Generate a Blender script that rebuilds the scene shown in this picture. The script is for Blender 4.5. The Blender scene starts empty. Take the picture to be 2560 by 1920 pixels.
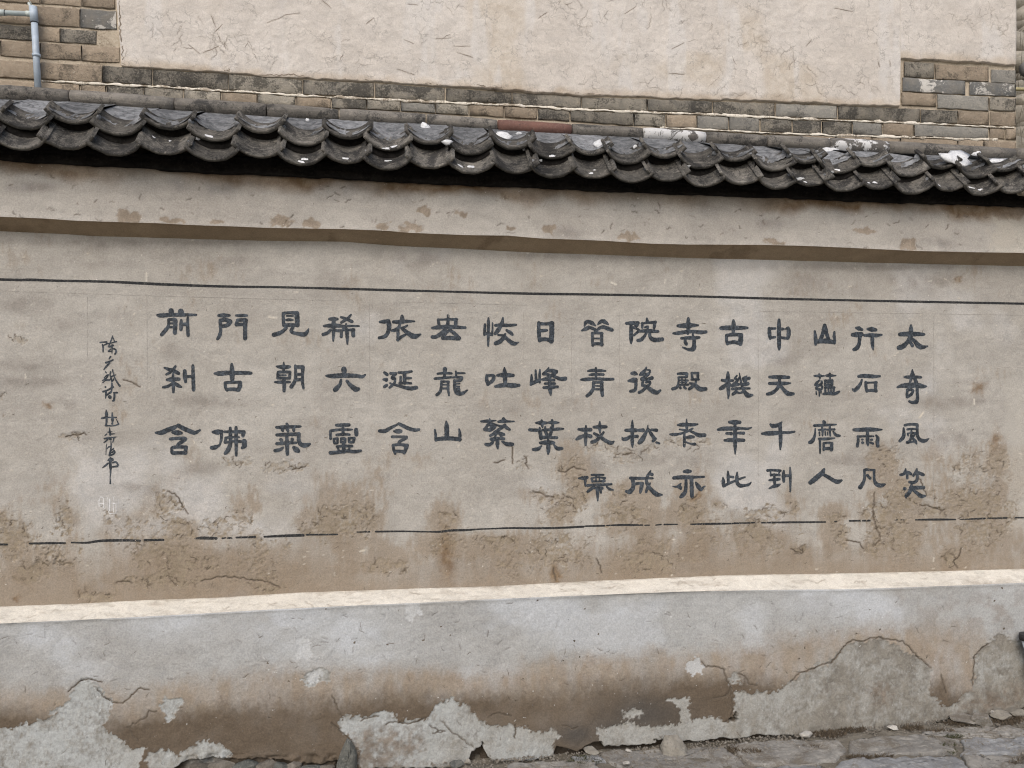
import bpy, bmesh, math, random
import numpy as np
from mathutils import Vector, Matrix

# ------------------------------------------------------------------ camera, sky, sun, exposure
S = bpy.context.scene
COL = S.collection
YAW, PITCH, FPX = math.radians(8.97), math.radians(1.55), 1991.1
CAM = np.array([0.0, -3.8, 1.6])
DV = np.array([math.sin(YAW) * math.cos(PITCH), math.cos(YAW) * math.cos(PITCH), math.sin(PITCH)])
RV = np.array([math.cos(YAW), -math.sin(YAW), 0.0])
UV = np.cross(RV, DV)
cam_data = bpy.data.cameras.new('camera')
cam_data.sensor_width = 36.0
cam_data.lens = FPX / 2560 * 36.0
cam_data.clip_start = 0.05
cam_data.clip_end = 500.0
cam = bpy.data.objects.new('camera', cam_data)
COL.objects.link(cam)
cam.matrix_world = Matrix(((RV[0], UV[0], -DV[0], CAM[0]), (RV[1], UV[1], -DV[1], CAM[1]), (RV[2], UV[2], -DV[2], CAM[2]), (0, 0, 0, 1)))
S.camera = cam

SUN_ELEV, SUN_AZ = math.radians(42), math.radians(200)   # azimuth clockwise from +Y: the light comes from behind the camera
W = bpy.data.worlds.new('World')
S.world = W
W.use_nodes = True
nt = W.node_tree
bg = nt.nodes['Background']
sky = nt.nodes.new('ShaderNodeTexSky')
sky.sky_type = 'NISHITA'
sky.sun_disc = False
sky.sun_elevation = SUN_ELEV
sky.sun_rotation = SUN_AZ
sky.air_density = 1.0
sky.dust_density = 4.0
sky.ozone_density = 1.0
nt.links.new(sky.outputs[0], bg.inputs[0])
bg.inputs[1].default_value = 0.15
sun_d = bpy.data.lights.new('sun', 'SUN')
sun_d.energy = 1.1
sun_d.angle = math.radians(60)
sun_d.color = (1.0, 0.98, 0.94)
sun = bpy.data.objects.new('sun', sun_d)
COL.objects.link(sun)
to_sun = Vector((math.sin(SUN_AZ) * math.cos(SUN_ELEV), math.cos(SUN_AZ) * math.cos(SUN_ELEV), math.sin(SUN_ELEV)))
sun.rotation_euler = to_sun.to_track_quat('Z', 'Y').to_euler()
S.render.filter_size = 1.1
S.cycles.filter_width = 1.1
S.view_settings.view_transform = 'Standard'
S.view_settings.look = 'None'
S.view_settings.gamma = 1.0
S.view_settings.use_curve_mapping = False
S.view_settings.exposure = -0.02

# ------------------------------------------------------------------ helpers
rng = np.random.default_rng(7)
random.seed(7)


def at(px, py, Y):
    """point of the plane y=Y that the photograph shows at pixel (px, py) of its 2560 x 1920"""
    px, py, Y = np.broadcast_arrays(np.asarray(px, float), np.asarray(py, float), np.asarray(Y, float))
    a = (px - 1280) / FPX
    b = (py - 960) / FPX
    d = DV + RV * a[..., None] - UV * b[..., None]
    t = (Y - CAM[1]) / d[..., 1]
    return CAM + d * t[..., None]


def at_z(px, py, Z):
    a = (px - 1280) / FPX
    b = (py - 960) / FPX
    d = DV + RV * a - UV * b
    t = (Z - CAM[2]) / d[2]
    return CAM + d * t


def curve(pts):
    p = np.array(pts, float)
    xs, ys = p[:, 0], p[:, 1]

    def f(x):
        x = np.asarray(x, float)
        y = np.interp(x, xs, ys)
        s0 = (ys[min(4, len(ys) - 1)] - ys[0]) / (xs[min(4, len(ys) - 1)] - xs[0])
        s1 = (ys[-1] - ys[max(-5, -len(ys))]) / (xs[-1] - xs[max(-5, -len(ys))])
        y = np.where(x < xs[0], ys[0] + s0 * (x - xs[0]), y)
        return np.where(x > xs[-1], ys[-1] + s1 * (x - xs[-1]), y)
    return f


_tab = rng.random((16, 256, 256))


def vnoise(x, y, seed=0):
    t = _tab[seed % 16]
    xi = np.floor(x).astype(int)
    yi = np.floor(y).astype(int)
    fx = x - xi
    fy = y - yi
    fx = fx * fx * fx * (fx * (fx * 6 - 15) + 10)
    fy = fy * fy * fy * (fy * (fy * 6 - 15) + 10)
    a = t[xi & 255, yi & 255]
    b = t[(xi + 1) & 255, yi & 255]
    c = t[xi & 255, (yi + 1) & 255]
    d = t[(xi + 1) & 255, (yi + 1) & 255]
    return (a * (1 - fx) + b * fx) * (1 - fy) + (c * (1 - fx) + d * fx) * fy


def fbm(x, y, scale, octs=4, seed=0, gain=0.5):
    """about -1..1"""
    s = 0.0
    amp, tot = 1.0, 0.0
    for k in range(octs):
        f = scale * 2.03 ** k
        s = s + amp * (vnoise(x * f + 17.3 * k + seed * 5.1, y * f - 9.7 * k + seed * 3.3, seed + k) * 2 - 1)
        tot += amp
        amp *= gain
    return s / tot * 1.7


def sstep(a, b, v):
    t = np.clip((v - a) / (b - a), 0, 1)
    return t * t * (3 - 2 * t)


# raster in photograph space for cracks and chipped outlines (one cell = 1.25 px)
RS = 1.25
RW, RH = int(2560 / RS), int(1920 / RS)


def raster_poly(polys, soft=0):
    """soft mask of polygons"""
    m = np.zeros((RH, RW), np.float32)
    for poly in polys:
        p = np.array(poly, float) / RS
        x0, x1 = int(max(0, p[:, 0].min())), int(min(RW, p[:, 0].max() + 2))
        y0, y1 = int(max(0, p[:, 1].min())), int(min(RH, p[:, 1].max() + 2))
        if x1 <= x0 or y1 <= y0:
            continue
        X, Y = np.meshgrid(np.arange(x0, x1) + .5, np.arange(y0, y1) + .5)
        ins = np.zeros(X.shape, bool)
        n = len(p)
        for i in range(n):
            xa, ya = p[i]
            xb, yb = p[(i + 1) % n]
            if ya == yb:
                continue
            c = ((ya > Y) != (yb > Y)) & (X < (xb - xa) * (Y - ya) / (yb - ya) + xa)
            ins ^= c
        m[y0:y1, x0:x1] = np.maximum(m[y0:y1, x0:x1], ins)
    return blur(m, soft) if soft else m


def blur(m, n):
    for _ in range(2):
        for ax in (0, 1):
            c = np.cumsum(np.pad(m, [(n + 1, n) if a == ax else (0, 0) for a in (0, 1)], mode='edge'), axis=ax)
            m = (np.take(c, range(2 * n + 1, c.shape[ax]), ax) - np.take(c, range(0, c.shape[ax] - 2 * n - 1), ax)) / (2 * n + 1)
    return m.astype(np.float32)


def draw_line(m, pts, w, val=1.0):
    """polyline into a raster; w = full width in photograph px"""
    pts = np.array(pts, float) / RS
    r = w / 2 / RS
    for (xa, ya), (xb, yb) in zip(pts[:-1], pts[1:]):
        x0, x1 = int(max(0, min(xa, xb) - r - 2)), int(min(RW, max(xa, xb) + r + 3))
        y0, y1 = int(max(0, min(ya, yb) - r - 2)), int(min(RH, max(ya, yb) + r + 3))
        if x1 <= x0 or y1 <= y0:
            continue
        X, Y = np.meshgrid(np.arange(x0, x1) + .5, np.arange(y0, y1) + .5)
        L2 = (xb - xa) ** 2 + (yb - ya) ** 2 + 1e-9
        t = np.clip(((X - xa) * (xb - xa) + (Y - ya) * (yb - ya)) / L2, 0, 1)
        d = np.hypot(X - xa - t * (xb - xa), Y - ya - t * (yb - ya))
        v = val * np.clip(1.2 - np.maximum(0, d - r), 0, 1)
        m[y0:y1, x0:x1] = np.maximum(m[y0:y1, x0:x1], v)


def walk(x, y, ang, n, step, wob):
    pts = [(x, y)]
    for _ in range(n):
        ang += random.gauss(0, .16)
        a = ang + random.choice([-1, 1]) * wob * random.uniform(.2, 1.5)
        x += math.cos(a) * step * random.uniform(.6, 1.5)
        y += math.sin(a) * step * random.uniform(.6, 1.5)
        pts.append((x, y))
    return pts


def sample(m, px, py):
    x = np.clip(px / RS - .5, 0, RW - 1.001)
    y = np.clip(py / RS - .5, 0, RH - 1.001)
    xi = x.astype(int)
    yi = y.astype(int)
    fx = x - xi
    fy = y - yi
    v = (m[yi, xi] * (1 - fx) + m[yi, xi + 1] * fx) * (1 - fy) + (m[yi + 1, xi] * (1 - fx) + m[yi + 1, xi + 1] * fx) * fy
    return np.where((px < 0) | (px > 2560) | (py < 0) | (py > 1920), 0, v)


def blobs(px, py, lst):
    s = np.zeros(px.shape)
    for cx, cy, rx, ry in lst:
        q = ((px - cx) / rx) ** 2 + ((py - cy) / ry) ** 2
        s = np.maximum(s, np.exp(-q * 0.8))
    return s


class Surf:
    """depth of a plaster surface at a photograph pixel, read from its grid"""
    def __init__(self, cols, top, bot, Y):
        self.c, self.t, self.b, self.Y = cols, top, bot, Y

    def __call__(self, px, py):
        R, C = self.Y.shape
        ui = np.clip(np.interp(px, self.c, np.arange(C)), 0, C - 1.001)
        vi = np.clip((py - self.t(px)) / (self.b(px) - self.t(px)) * (R - 1), 0, R - 1.001)
        a, b = vi.astype(int), ui.astype(int)
        fa, fb = vi - a, ui - b
        D = self.Y
        return (D[a, b] * (1 - fb) + D[a, b + 1] * fb) * (1 - fa) + (D[a + 1, b] * (1 - fb) + D[a + 1, b + 1] * fb) * fa


def fissures(name, lines, surf, mat, parent):
    """dirt-filled hair cracks: narrow ribbons lying on a plaster surface; lines = [(points, width in px), ...]"""
    A, Bv, F, n0 = [], [], [], 0
    for pts, w in lines:
        p = np.array(pts, float)
        if len(p) < 2:
            continue
        tg = np.gradient(p, axis=0)
        tg /= np.hypot(tg[:, 0], tg[:, 1])[:, None] + 1e-9
        k = np.linspace(0, 1, len(p))
        ww = w * (.35 + .65 * np.sin(np.pi * np.clip(k, .06, .94))) * (1 + .35 * np.sin(p[:, 0] * 1.3 + p[:, 1]))
        nrm = np.stack([-tg[:, 1], tg[:, 0]], 1) * ww[:, None] / 2
        q = np.empty((len(p) * 2, 2))
        q[0::2], q[1::2] = p + nrm, p - nrm
        A.append(q)
        for i in range(len(p) - 1):
            F.append((n0 + 2 * i, n0 + 2 * i + 2, n0 + 2 * i + 3, n0 + 2 * i + 1))
        n0 += len(q)
    q = np.vstack(A)
    P3 = at(q[:, 0], q[:, 1], surf(q[:, 0], q[:, 1]) - .0006)
    o = mesh_obj(name, P3, F, mat, parent, smooth=False)
    o['kind'] = 'stuff'
    return o


def jag(c, step=5, amp=1.2):
    pts = []
    for (xa, ya), (xb, yb) in zip(c[:-1], c[1:]):
        n = max(2, int(math.hypot(xb - xa, yb - ya) / step))
        pts += [(xa + (xb - xa) * k / n + random.gauss(0, amp), ya + (yb - ya) * k / n + random.gauss(0, amp)) for k in range(n)]
    return pts + [c[-1]]


def link(ob, parent=None):
    COL.objects.link(ob)
    if parent is not None:
        ob.parent = parent
        ob.matrix_parent_inverse = Matrix.Translation(-Vector(parent.location))
    return ob


def empty(name, loc, label=None, cat=None, group=None):
    o = bpy.data.objects.new(name, None)
    COL.objects.link(o)
    o.location = loc
    o.empty_display_size = 0.1
    if label:
        o['label'] = label
    if cat:
        o['category'] = cat
    if group:
        o['group'] = group
    return o


def tag(o, label, cat, group=None):
    o['label'] = label
    o['category'] = cat
    if group:
        o['group'] = group
    return o


def mesh_obj(name, verts, faces, mat, parent=None, smooth=True, attrs=None):
    me = bpy.data.meshes.new(name)
    me.from_pydata([tuple(v) for v in verts], [], [tuple(f) for f in faces])
    if smooth:
        me.polygons.foreach_set('use_smooth', [True] * len(me.polygons))
    for k, v in (attrs or {}).items():
        a = me.attributes.new(k, 'FLOAT', 'POINT')
        a.data.foreach_set('value', np.asarray(v, np.float32).ravel())
    me.materials.append(mat)
    return link(bpy.data.objects.new(name, me), parent)


def grid_obj(name, P, mat, parent=None, attrs=None, smooth=True):
    """P: rows x cols x 3; rows run downwards and columns to the right as seen from the front"""
    R, C = P.shape[:2]
    idx = np.arange(R * C, dtype=np.int32).reshape(R, C)
    f = np.stack([idx[1:, :-1], idx[1:, 1:], idx[:-1, 1:], idx[:-1, :-1]], -1).reshape(-1, 4)
    me = bpy.data.meshes.new(name)
    me.vertices.add(R * C)
    me.vertices.foreach_set('co', P.reshape(-1).astype(np.float32))
    n = len(f)
    me.loops.add(n * 4)
    me.loops.foreach_set('vertex_index', f.ravel())
    me.polygons.add(n)
    me.polygons.foreach_set('loop_start', np.arange(0, n * 4, 4, dtype=np.int32))
    me.polygons.foreach_set('loop_total', np.full(n, 4, np.int32))
    me.polygons.foreach_set('use_smooth', np.full(n, smooth, bool))
    me.update(calc_edges=True)
    for k, v in (attrs or {}).items():
        a = me.attributes.new(k, 'FLOAT', 'POINT')
        a.data.foreach_set('value', np.ascontiguousarray(np.broadcast_to(v, (R, C)), np.float32).ravel())
    me.validate()
    me.materials.append(mat)
    return link(bpy.data.objects.new(name, me), parent)


# ------------------------------------------------------------------ materials
def new_mat(name, rough=0.9, spec=0.25):
    m = bpy.data.materials.new(name)
    m.use_nodes = True
    t = m.node_tree
    b = t.nodes['Principled BSDF']
    b.inputs['Roughness'].default_value = rough
    b.inputs['Specular IOR Level'].default_value = spec
    return m, t, b


def n_noise(t, vec, scale, detail=4, rough=0.6, dist=0.0):
    n = t.nodes.new('ShaderNodeTexNoise')
    n.inputs['Scale'].default_value = scale
    n.inputs['Detail'].default_value = detail
    n.inputs['Roughness'].default_value = rough
    n.inputs['Distortion'].default_value = dist
    t.links.new(vec, n.inputs['Vector'])
    return n.outputs['Fac']


def n_map(t, v, a, b, c, d):
    n = t.nodes.new('ShaderNodeMapRange')
    n.interpolation_type = 'SMOOTHSTEP'
    n.inputs[1].default_value = a
    n.inputs[2].default_value = b
    n.inputs[3].default_value = c
    n.inputs[4].default_value = d
    t.links.new(v, n.inputs[0])
    return n.outputs[0]


def n_mix(t, fac, a, b, mode='MIX'):
    n = t.nodes.new('ShaderNodeMix')
    n.data_type = 'RGBA'
    n.blend_type = mode
    for s, v in ((n.inputs['Factor'], fac), (n.inputs[6], a), (n.inputs[7], b)):
        if isinstance(v, (int, float)):
            s.default_value = v
        elif isinstance(v, tuple):
            s.default_value = (*v, 1)
        else:
            t.links.new(v, s)
    return n.outputs[2]


def n_math(t, op, a, b):
    n = t.nodes.new('ShaderNodeMath')
    n.operation = op
    for s, v in ((n.inputs[0], a), (n.inputs[1], b)):
        if isinstance(v, (int, float)):
            s.default_value = v
        else:
            t.links.new(v, s)
    return n.outputs[0]


def n_attr(t, name):
    n = t.nodes.new('ShaderNodeAttribute')
    n.attribute_name = name
    return n.outputs['Fac']


def n_pos(t, stretch=None):
    g = t.nodes.new('ShaderNodeNewGeometry').outputs['Position']
    if not stretch:
        return g
    m = t.nodes.new('ShaderNodeMapping')
    m.inputs['Scale'].default_value = stretch
    t.links.new(g, m.inputs[0])
    return m.outputs[0]


def n_bump(t, b, h, strength, dist):
    n = t.nodes.new('ShaderNodeBump')
    n.inputs['Strength'].default_value = strength
    n.inputs['Distance'].default_value = dist
    t.links.new(h, n.inputs['Height'])
    t.links.new(n.outputs[0], b.inputs['Normal'])


def plaster_mat(name, base, base2, layers, fine=160, grain=0.16, blotch=0.5, specks=0.5, crackle=0.0):
    """base/base2: two tones blended by a large noise; layers: (attribute, colour a, colour b) laid over it"""
    m, t, b = new_mat(name, 0.93, 0.15)
    p = n_pos(t)
    big = n_noise(t, p, 1.7, 5, 0.62, 0.4)
    mid = n_noise(t, p, 14, 5, 0.65, 0.6)
    fin = n_noise(t, p, fine, 4, 0.7)
    c = n_mix(t, n_map(t, big, 0.5 - blotch * .3, 0.5 + blotch * .3, 0, 1), base, base2)
    # horizontal trowel marks, lightly greyer and paler
    hp = n_pos(t, (2.0, 2.0, 13.0))
    tr = n_noise(t, hp, 2.2, 4, 0.6, 0.3)
    c = n_mix(t, n_map(t, tr, 0.45, 0.75, 0, 0.4), c, tuple(x * 0.74 for x in base))
    for at_name, ca, cb in layers:
        mm = n_mix(t, n_map(t, mid, 0.35, 0.65, 0, 1), ca, cb)
        c = n_mix(t, n_attr(t, at_name), c, mm)
    g = n_map(t, fin, 0.28, 0.72, 1 - grain, 1 + grain * .8)
    g2 = n_map(t, mid, 0.3, 0.7, 0.93, 1.06)
    gg = n_math(t, 'MULTIPLY', g, g2)
    comb = t.nodes.new('ShaderNodeCombineColor')
    for i in range(3):
        t.links.new(gg, comb.inputs[i])
    c = n_mix(t, 1.0, c, comb.outputs[0], 'MULTIPLY')
    if specks:
        sp = n_noise(t, p, 75, 2, 0.5)
        c = n_mix(t, n_map(t, sp, 0.72, 0.78, 0, specks), c, tuple(min(.8, x * 1.6 + .05) for x in base))
        sp2 = n_noise(t, n_pos(t, (1.3, 1, .8)), 62, 2, 0.5)
        c = n_mix(t, n_map(t, sp2, 0.725, 0.77, 0, specks), c, tuple(x * 0.35 for x in base))
    if crackle:
        vo = t.nodes.new('ShaderNodeTexVoronoi')
        vo.feature = 'DISTANCE_TO_EDGE'
        vo.inputs['Scale'].default_value = 15
        wv = t.nodes.new('ShaderNodeVectorMath')
        wv.operation = 'ADD'
        wn = t.nodes.new('ShaderNodeTexNoise')
        wn.inputs['Scale'].default_value = 26
        wn.inputs['Detail'].default_value = 3
        t.links.new(p, wn.inputs['Vector'])
        ws = t.nodes.new('ShaderNodeVectorMath')
        ws.operation = 'SCALE'
        ws.inputs['Scale'].default_value = 0.07
        t.links.new(wn.outputs['Color'], ws.inputs[0])
        t.links.new(p, wv.inputs[0])
        t.links.new(ws.outputs[0], wv.inputs[1])
        t.links.new(wv.outputs[0], vo.inputs['Vector'])
        ln = n_map(t, vo.outputs['Distance'], 0.012, 0.034, 1, 0)
        br = n_map(t, n_noise(t, p, 9, 3, 0.6), 0.45, 0.60, 0, crackle)
        c = n_mix(t, n_math(t, 'MULTIPLY', ln, br), c, tuple(x * 0.42 for x in base))
    t.links.new(c, b.inputs['Base Color'])
    h = n_math(t, 'ADD', n_math(t, 'MULTIPLY', mid, 1.4), n_math(t, 'MULTIPLY', fin, 0.5))
    n_bump(t, b, h, 0.55, 0.006)
    return m


def stone_mat(name, c1, c2, c3, scale=9, rough=0.85, bump=0.6, lichen=None, seed=0.0, rnd=0.3, fine=90, soot=None, streak=0.0):
    m, t, b = new_mat(name, rough, 0.3)
    p = n_pos(t)
    if seed:
        mp = t.nodes.new('ShaderNodeMapping')
        mp.inputs['Location'].default_value = (seed, seed * 2, -seed)
        t.links.new(p, mp.inputs[0])
        p = mp.outputs[0]
    a = n_noise(t, p, scale, 6, 0.65, 0.5)
    f = n_noise(t, p, fine, 5, 0.7)
    c = n_mix(t, n_map(t, a, 0.35, 0.65, 0, 1), c1, c2)
    c = n_mix(t, n_map(t, f, 0.5, 0.72, 0, 0.75), c, c3)
    if streak:
        sk = n_noise(t, n_pos(t, (5, 60, 60)), 1.0, 5, 0.7, 0.6)
        c = n_mix(t, n_map(t, sk, 0.52, 0.70, 0, streak), c, tuple(min(.6, x * 1.75) for x in c2))
        c = n_mix(t, n_map(t, sk, 0.48, 0.32, 0, streak), c, tuple(x * .4 for x in c1))
    if soot:
        s = n_math(t, 'ADD', n_noise(t, p, soot[1], 5, 0.7, 0.8), n_math(t, 'MULTIPLY', n_math(t, 'SUBTRACT', n_noise(t, p, 120, 3, 0.8), 0.5), 0.55))
        c = n_mix(t, n_map(t, s, soot[2], soot[3], 0, soot[4]), c, soot[0])
    if lichen:
        l = n_noise(t, p, lichen[1], 5, 0.75, 0.8)
        c = n_mix(t, n_map(t, l, lichen[2], lichen[2] + .05, 0, 0.85), c, lichen[0])
    oi = t.nodes.new('ShaderNodeObjectInfo')
    rv = n_map(t, oi.outputs['Random'], 0, 1, 1 - rnd, 1 + rnd)
    comb = t.nodes.new('ShaderNodeCombineColor')
    for i in range(3):
        t.links.new(rv, comb.inputs[i])
    c = n_mix(t, 1.0, c, comb.outputs[0], 'MULTIPLY')
    t.links.new(c, b.inputs['Base Color'])
    n_bump(t, b, n_math(t, 'ADD', a, n_math(t, 'MULTIPLY', f, .5)), bump, 0.008)
    return m


def plain_mat(name, col, rough=0.6, var=0.2, scale=40, spec=0.4):
    m, t, b = new_mat(name, rough, spec)
    f = n_noise(t, n_pos(t), scale, 5, 0.7)
    c = n_mix(t, n_map(t, f, 0.3, 0.7, 0, 1), tuple(x * (1 - var) for x in col), tuple(min(1, x * (1 + var)) for x in col))
    t.links.new(c, b.inputs['Base Color'])
    n_bump(t, b, f, 0.3, 0.003)
    return m

# ------------------------------------------------------------------ outlines read off the photograph (px of 2560 x 1920)
c_eave = curve([(0, 402), (155, 414.8), (350, 423), (505, 435), (661, 441), (860, 448.6), (1044, 461), (1239, 468.6), (1433, 478), (1710, 488), (1933, 496), (2089, 504), (2322, 512), (2560, 520)])
c_fas = curve([(0, 542.3), (109, 546.6), (194, 552.4), (295, 555.5), (389, 558.2), (467, 562), (583, 566.4), (680, 570.3), (860, 573.3), (967, 577.5), (1025, 582.5), (1161, 588), (1270, 589.5), (1355, 596.5), (1511, 602), (1628, 609.3), (1710, 611), (1894, 612), (2011, 615), (2147, 621), (2283, 627.4), (2439, 631), (2536, 632), (2560, 633.6)])
c_ptop = curve([(0, 578), (155, 584.7), (249, 590.5), (389, 594.4), (505, 598), (661, 602), (860, 604.6), (1005, 615.6), (1161, 622), (1317, 631), (1472, 636), (1710, 644.5), (1933, 650), (2089, 653.8), (2322, 659.7), (2560, 665.5)])
c_pbot = curve([(0, 1516.8), (194, 1509), (350, 1501), (544, 1493.5), (739, 1482), (860, 1477.4), (1044, 1471), (1239, 1466), (1433, 1454.6), (1710, 1443), (1855, 1437), (2050, 1435), (2244, 1431), (2560, 1421.6)])
c_lfront = curve([(0, 1558.8), (233, 1548), (467, 1536), (661, 1524.6), (860, 1515), (1044, 1507), (1239, 1497.4), (1433, 1489.6), (1710, 1479), (1933, 1474.5), (2128, 1473), (2361, 1465), (2560, 1456.6)])
c_foot = curve([(-300, 1955), (0, 1942), (420, 1932), (470, 1903), (560, 1896), (640, 1897), (709, 1901), (777, 1911), (830, 1908), (842, 1904), (880, 1925), (1165, 1922), (1180, 1882), (1205, 1872), (1228, 1906), (1300, 1908), (1382, 1898), (1392, 1868), (1442, 1882), (1483, 1858), (1506, 1860), (1512, 1871), (1638, 1862), (1648, 1853), (1746, 1857), (1781, 1850), (1841, 1848), (1900, 1838), (1980, 1841), (2041, 1840), (2150, 1829), (2231, 1831), (2326, 1813), (2361, 1801), (2434, 1794), (2560, 1772.5), (2800, 1748)])
c_tan = curve([(0, 1690), (300, 1700), (640, 1671), (958, 1668), (1280, 1657), (1511, 1628), (1714, 1613), (1887, 1572), (2354, 1570), (2560, 1600)])
c_damp = curve([(0, 1745), (300, 1762), (640, 1744), (958, 1729), (1280, 1729), (1511, 1692), (1714, 1682), (1887, 1671), (2100, 1700), (2354, 1692), (2560, 1740)])
YF, YL, YB, YG = -0.10, -0.12, 0.12, -0.14      # planes: fascia, ledge front, building, plinth foot

STEP = 2.5
us = np.concatenate([np.linspace(-900, -30, 90), np.arange(-20, 2581, STEP), np.linspace(2592, 3500, 100)])


def rows(n):
    return np.linspace(0, 1, n)


# ------------------------------------------------------------------ chipped plaster of the panel
PEEL = [(31, 1348, 44, 52), (167, 1301, 25, 43), (82, 1433, 47, 27), (420, 1258, 34, 36), (447, 1317, 44, 34), (389, 1379, 62, 40), (447, 1402, 40, 62),
        (408, 1457, 100, 20), (521, 1406, 30, 16), (556, 1320, 47, 20), (606, 1297, 24, 24), (645, 1352, 16, 22), (836, 1305, 48, 46), (777, 1320, 35, 12),
        (249, 1492, 52, 15), (668, 1468, 40, 18), (696, 1169, 36, 18), (750, 1172, 22, 10), (598, 1152, 36, 10), (885, 1293, 48, 44), (1118, 1355, 38, 26),
        (1122, 1297, 20, 26), (1425, 1180, 35, 18), (1441, 1227, 22, 66), (1375, 1243, 42, 14), (1402, 1275, 40, 34), (1550, 1235, 17, 17), (1561, 1290, 52, 30),
        (1394, 1379, 70, 40), (1627, 1402, 75, 34), (967, 1418, 52, 16), (1569, 1142, 38, 14), (1723, 1285, 30, 36), (1918, 1285, 48, 18), (1887, 1332, 50, 32),
        (2089, 1297, 20, 20), (2100, 1340, 20, 26), (2205, 1293, 44, 34), (2244, 1258, 36, 30), (2256, 1340, 36, 56), (2190, 1348, 24, 48), (2330, 1278, 40, 16),
        (2439, 1252, 88, 44), (2458, 1324, 58, 46), (2376, 1398, 24, 24), (2497, 1161, 16, 42), (2458, 1173, 28, 14), (2528, 1286, 14, 34), (2199, 1131, 32, 17),
        (2225, 1156, 22, 18), (2257, 1211, 20, 16), (2264, 1252, 34, 16), (1553, 1128, 26, 12), (1510, 1117, 46, 9), (1622, 1118, 22, 12), (1444, 1212, 18, 34),
        (1696, 1111, 40, 9), (1754, 1111, 27, 10), (175, 1090, 26, 7), (45, 850, 26, 12), (8, 995, 9, 8), (1306, 1158, 15, 9), (1240, 1352, 60, 11), (2395, 1180, 18, 14),
        (2415, 1240, 26, 16), (1800, 1260, 12, 6), (2000, 1375, 16, 10), (1985, 1268, 10, 14)]
PEEL_THIN = [(1640, 1378, 110, 60), (1330, 1395, 130, 56), (1230, 1372, 110, 36), (640, 1400, 90, 60), (2440, 1180, 90, 60), (2210, 1155, 60, 40), (1900, 1340, 90, 56), (120, 1390, 100, 70),
             (1760, 1330, 80, 60), (330, 1320, 90, 50)]

crack_panel = np.zeros((RH, RW), np.float32)
random.seed(11)
CR = [[(1312, 1140), (1318, 1150), (1315, 1160), (1322, 1172)], [(1235, 1158), (1248, 1154), (1262, 1150)], [(1398, 1178), (1418, 1180), (1430, 1167), (1446, 1172), (1464, 1176)],
      [(1332, 1227), (1350, 1232), (1368, 1240), (1386, 1243)], [(2188, 1232), (2186, 1255), (2183, 1290), (2198, 1330), (2203, 1345), (2190, 1365)], [(2403, 1370), (2398, 1392), (2384, 1402), (2394, 1420)],
      [(2302, 1262), (2320, 1264), (2338, 1272), (2362, 1273)], [(2120, 1352), (2150, 1358), (2160, 1372)], [(500, 1452), (560, 1440), (640, 1450), (668, 1453), (700, 1470)], [(290, 1455), (310, 1452), (330, 1458)],
      [(2005, 1372), (2010, 1384), (1990, 1380), (1978, 1372)], [(162, 1093), (180, 1088), (200, 1087), (208, 1080), (216, 1088)], [(1280, 1110), (1282, 1160)], [(730, 1175), (748, 1170), (765, 1165)],
      [(1492, 1395), (1498, 1410), (1504, 1432)], [(1383, 1420), (1387, 1440), (1390, 1452)], [(308, 948), (330, 955), (350, 967)], [(420, 1228), (440, 1238), (456, 1265), (470, 1285)],
      [(1730, 1248), (1738, 1244), (1742, 1236)], [(2290, 1180), (2305, 1210), (2318, 1240)]]
FIS = []
for c in CR:
    pts = jag(c)
    draw_line(crack_panel, pts, 1.6, 0.9)
    FIS.append((pts, random.uniform(1.0, 2.0)))
for _ in range(300):                       # nicks and hair cracks, more of them in the lower half
    y = 640 + 830 * random.random() ** 0.5
    x = random.uniform(0, 2560)
    FIS.append((walk(x, y, random.choice([0, 3.1, random.uniform(0, 6.3)]) + random.gauss(0, .4), random.randint(1, 4), 2.6, .7), random.uniform(.4, 1.4)))
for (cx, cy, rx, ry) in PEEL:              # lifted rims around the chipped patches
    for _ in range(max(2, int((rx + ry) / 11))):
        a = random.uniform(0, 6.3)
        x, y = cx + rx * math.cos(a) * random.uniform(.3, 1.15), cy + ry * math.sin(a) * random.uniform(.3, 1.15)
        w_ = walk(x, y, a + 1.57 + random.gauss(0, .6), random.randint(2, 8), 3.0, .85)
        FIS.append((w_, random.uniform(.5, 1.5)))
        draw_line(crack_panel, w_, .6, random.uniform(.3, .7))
straw_panel = np.zeros((RH, RW), np.float32)
for _ in range(330):                       # pale straw and chips in the plaster
    x, y = random.uniform(0, 2560), random.uniform(590, 1440)
    draw_line(straw_panel, walk(x, y, random.choice([random.uniform(-.4, .4), random.uniform(0, 3.1)]), random.randint(1, 2), random.uniform(1.5, 4), .2), 0.6, random.uniform(.4, 1))
for p in ([(365, 683), (365, 703)], [(2300, 1045), (2311, 1030)], [(1528, 706), (1540, 712)], [(2437, 1010), (2436, 998)], [(672, 792), (692, 795)], [(900, 1378), (912, 1376)]):
    draw_line(straw_panel, p, 2.2, 1)

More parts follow.
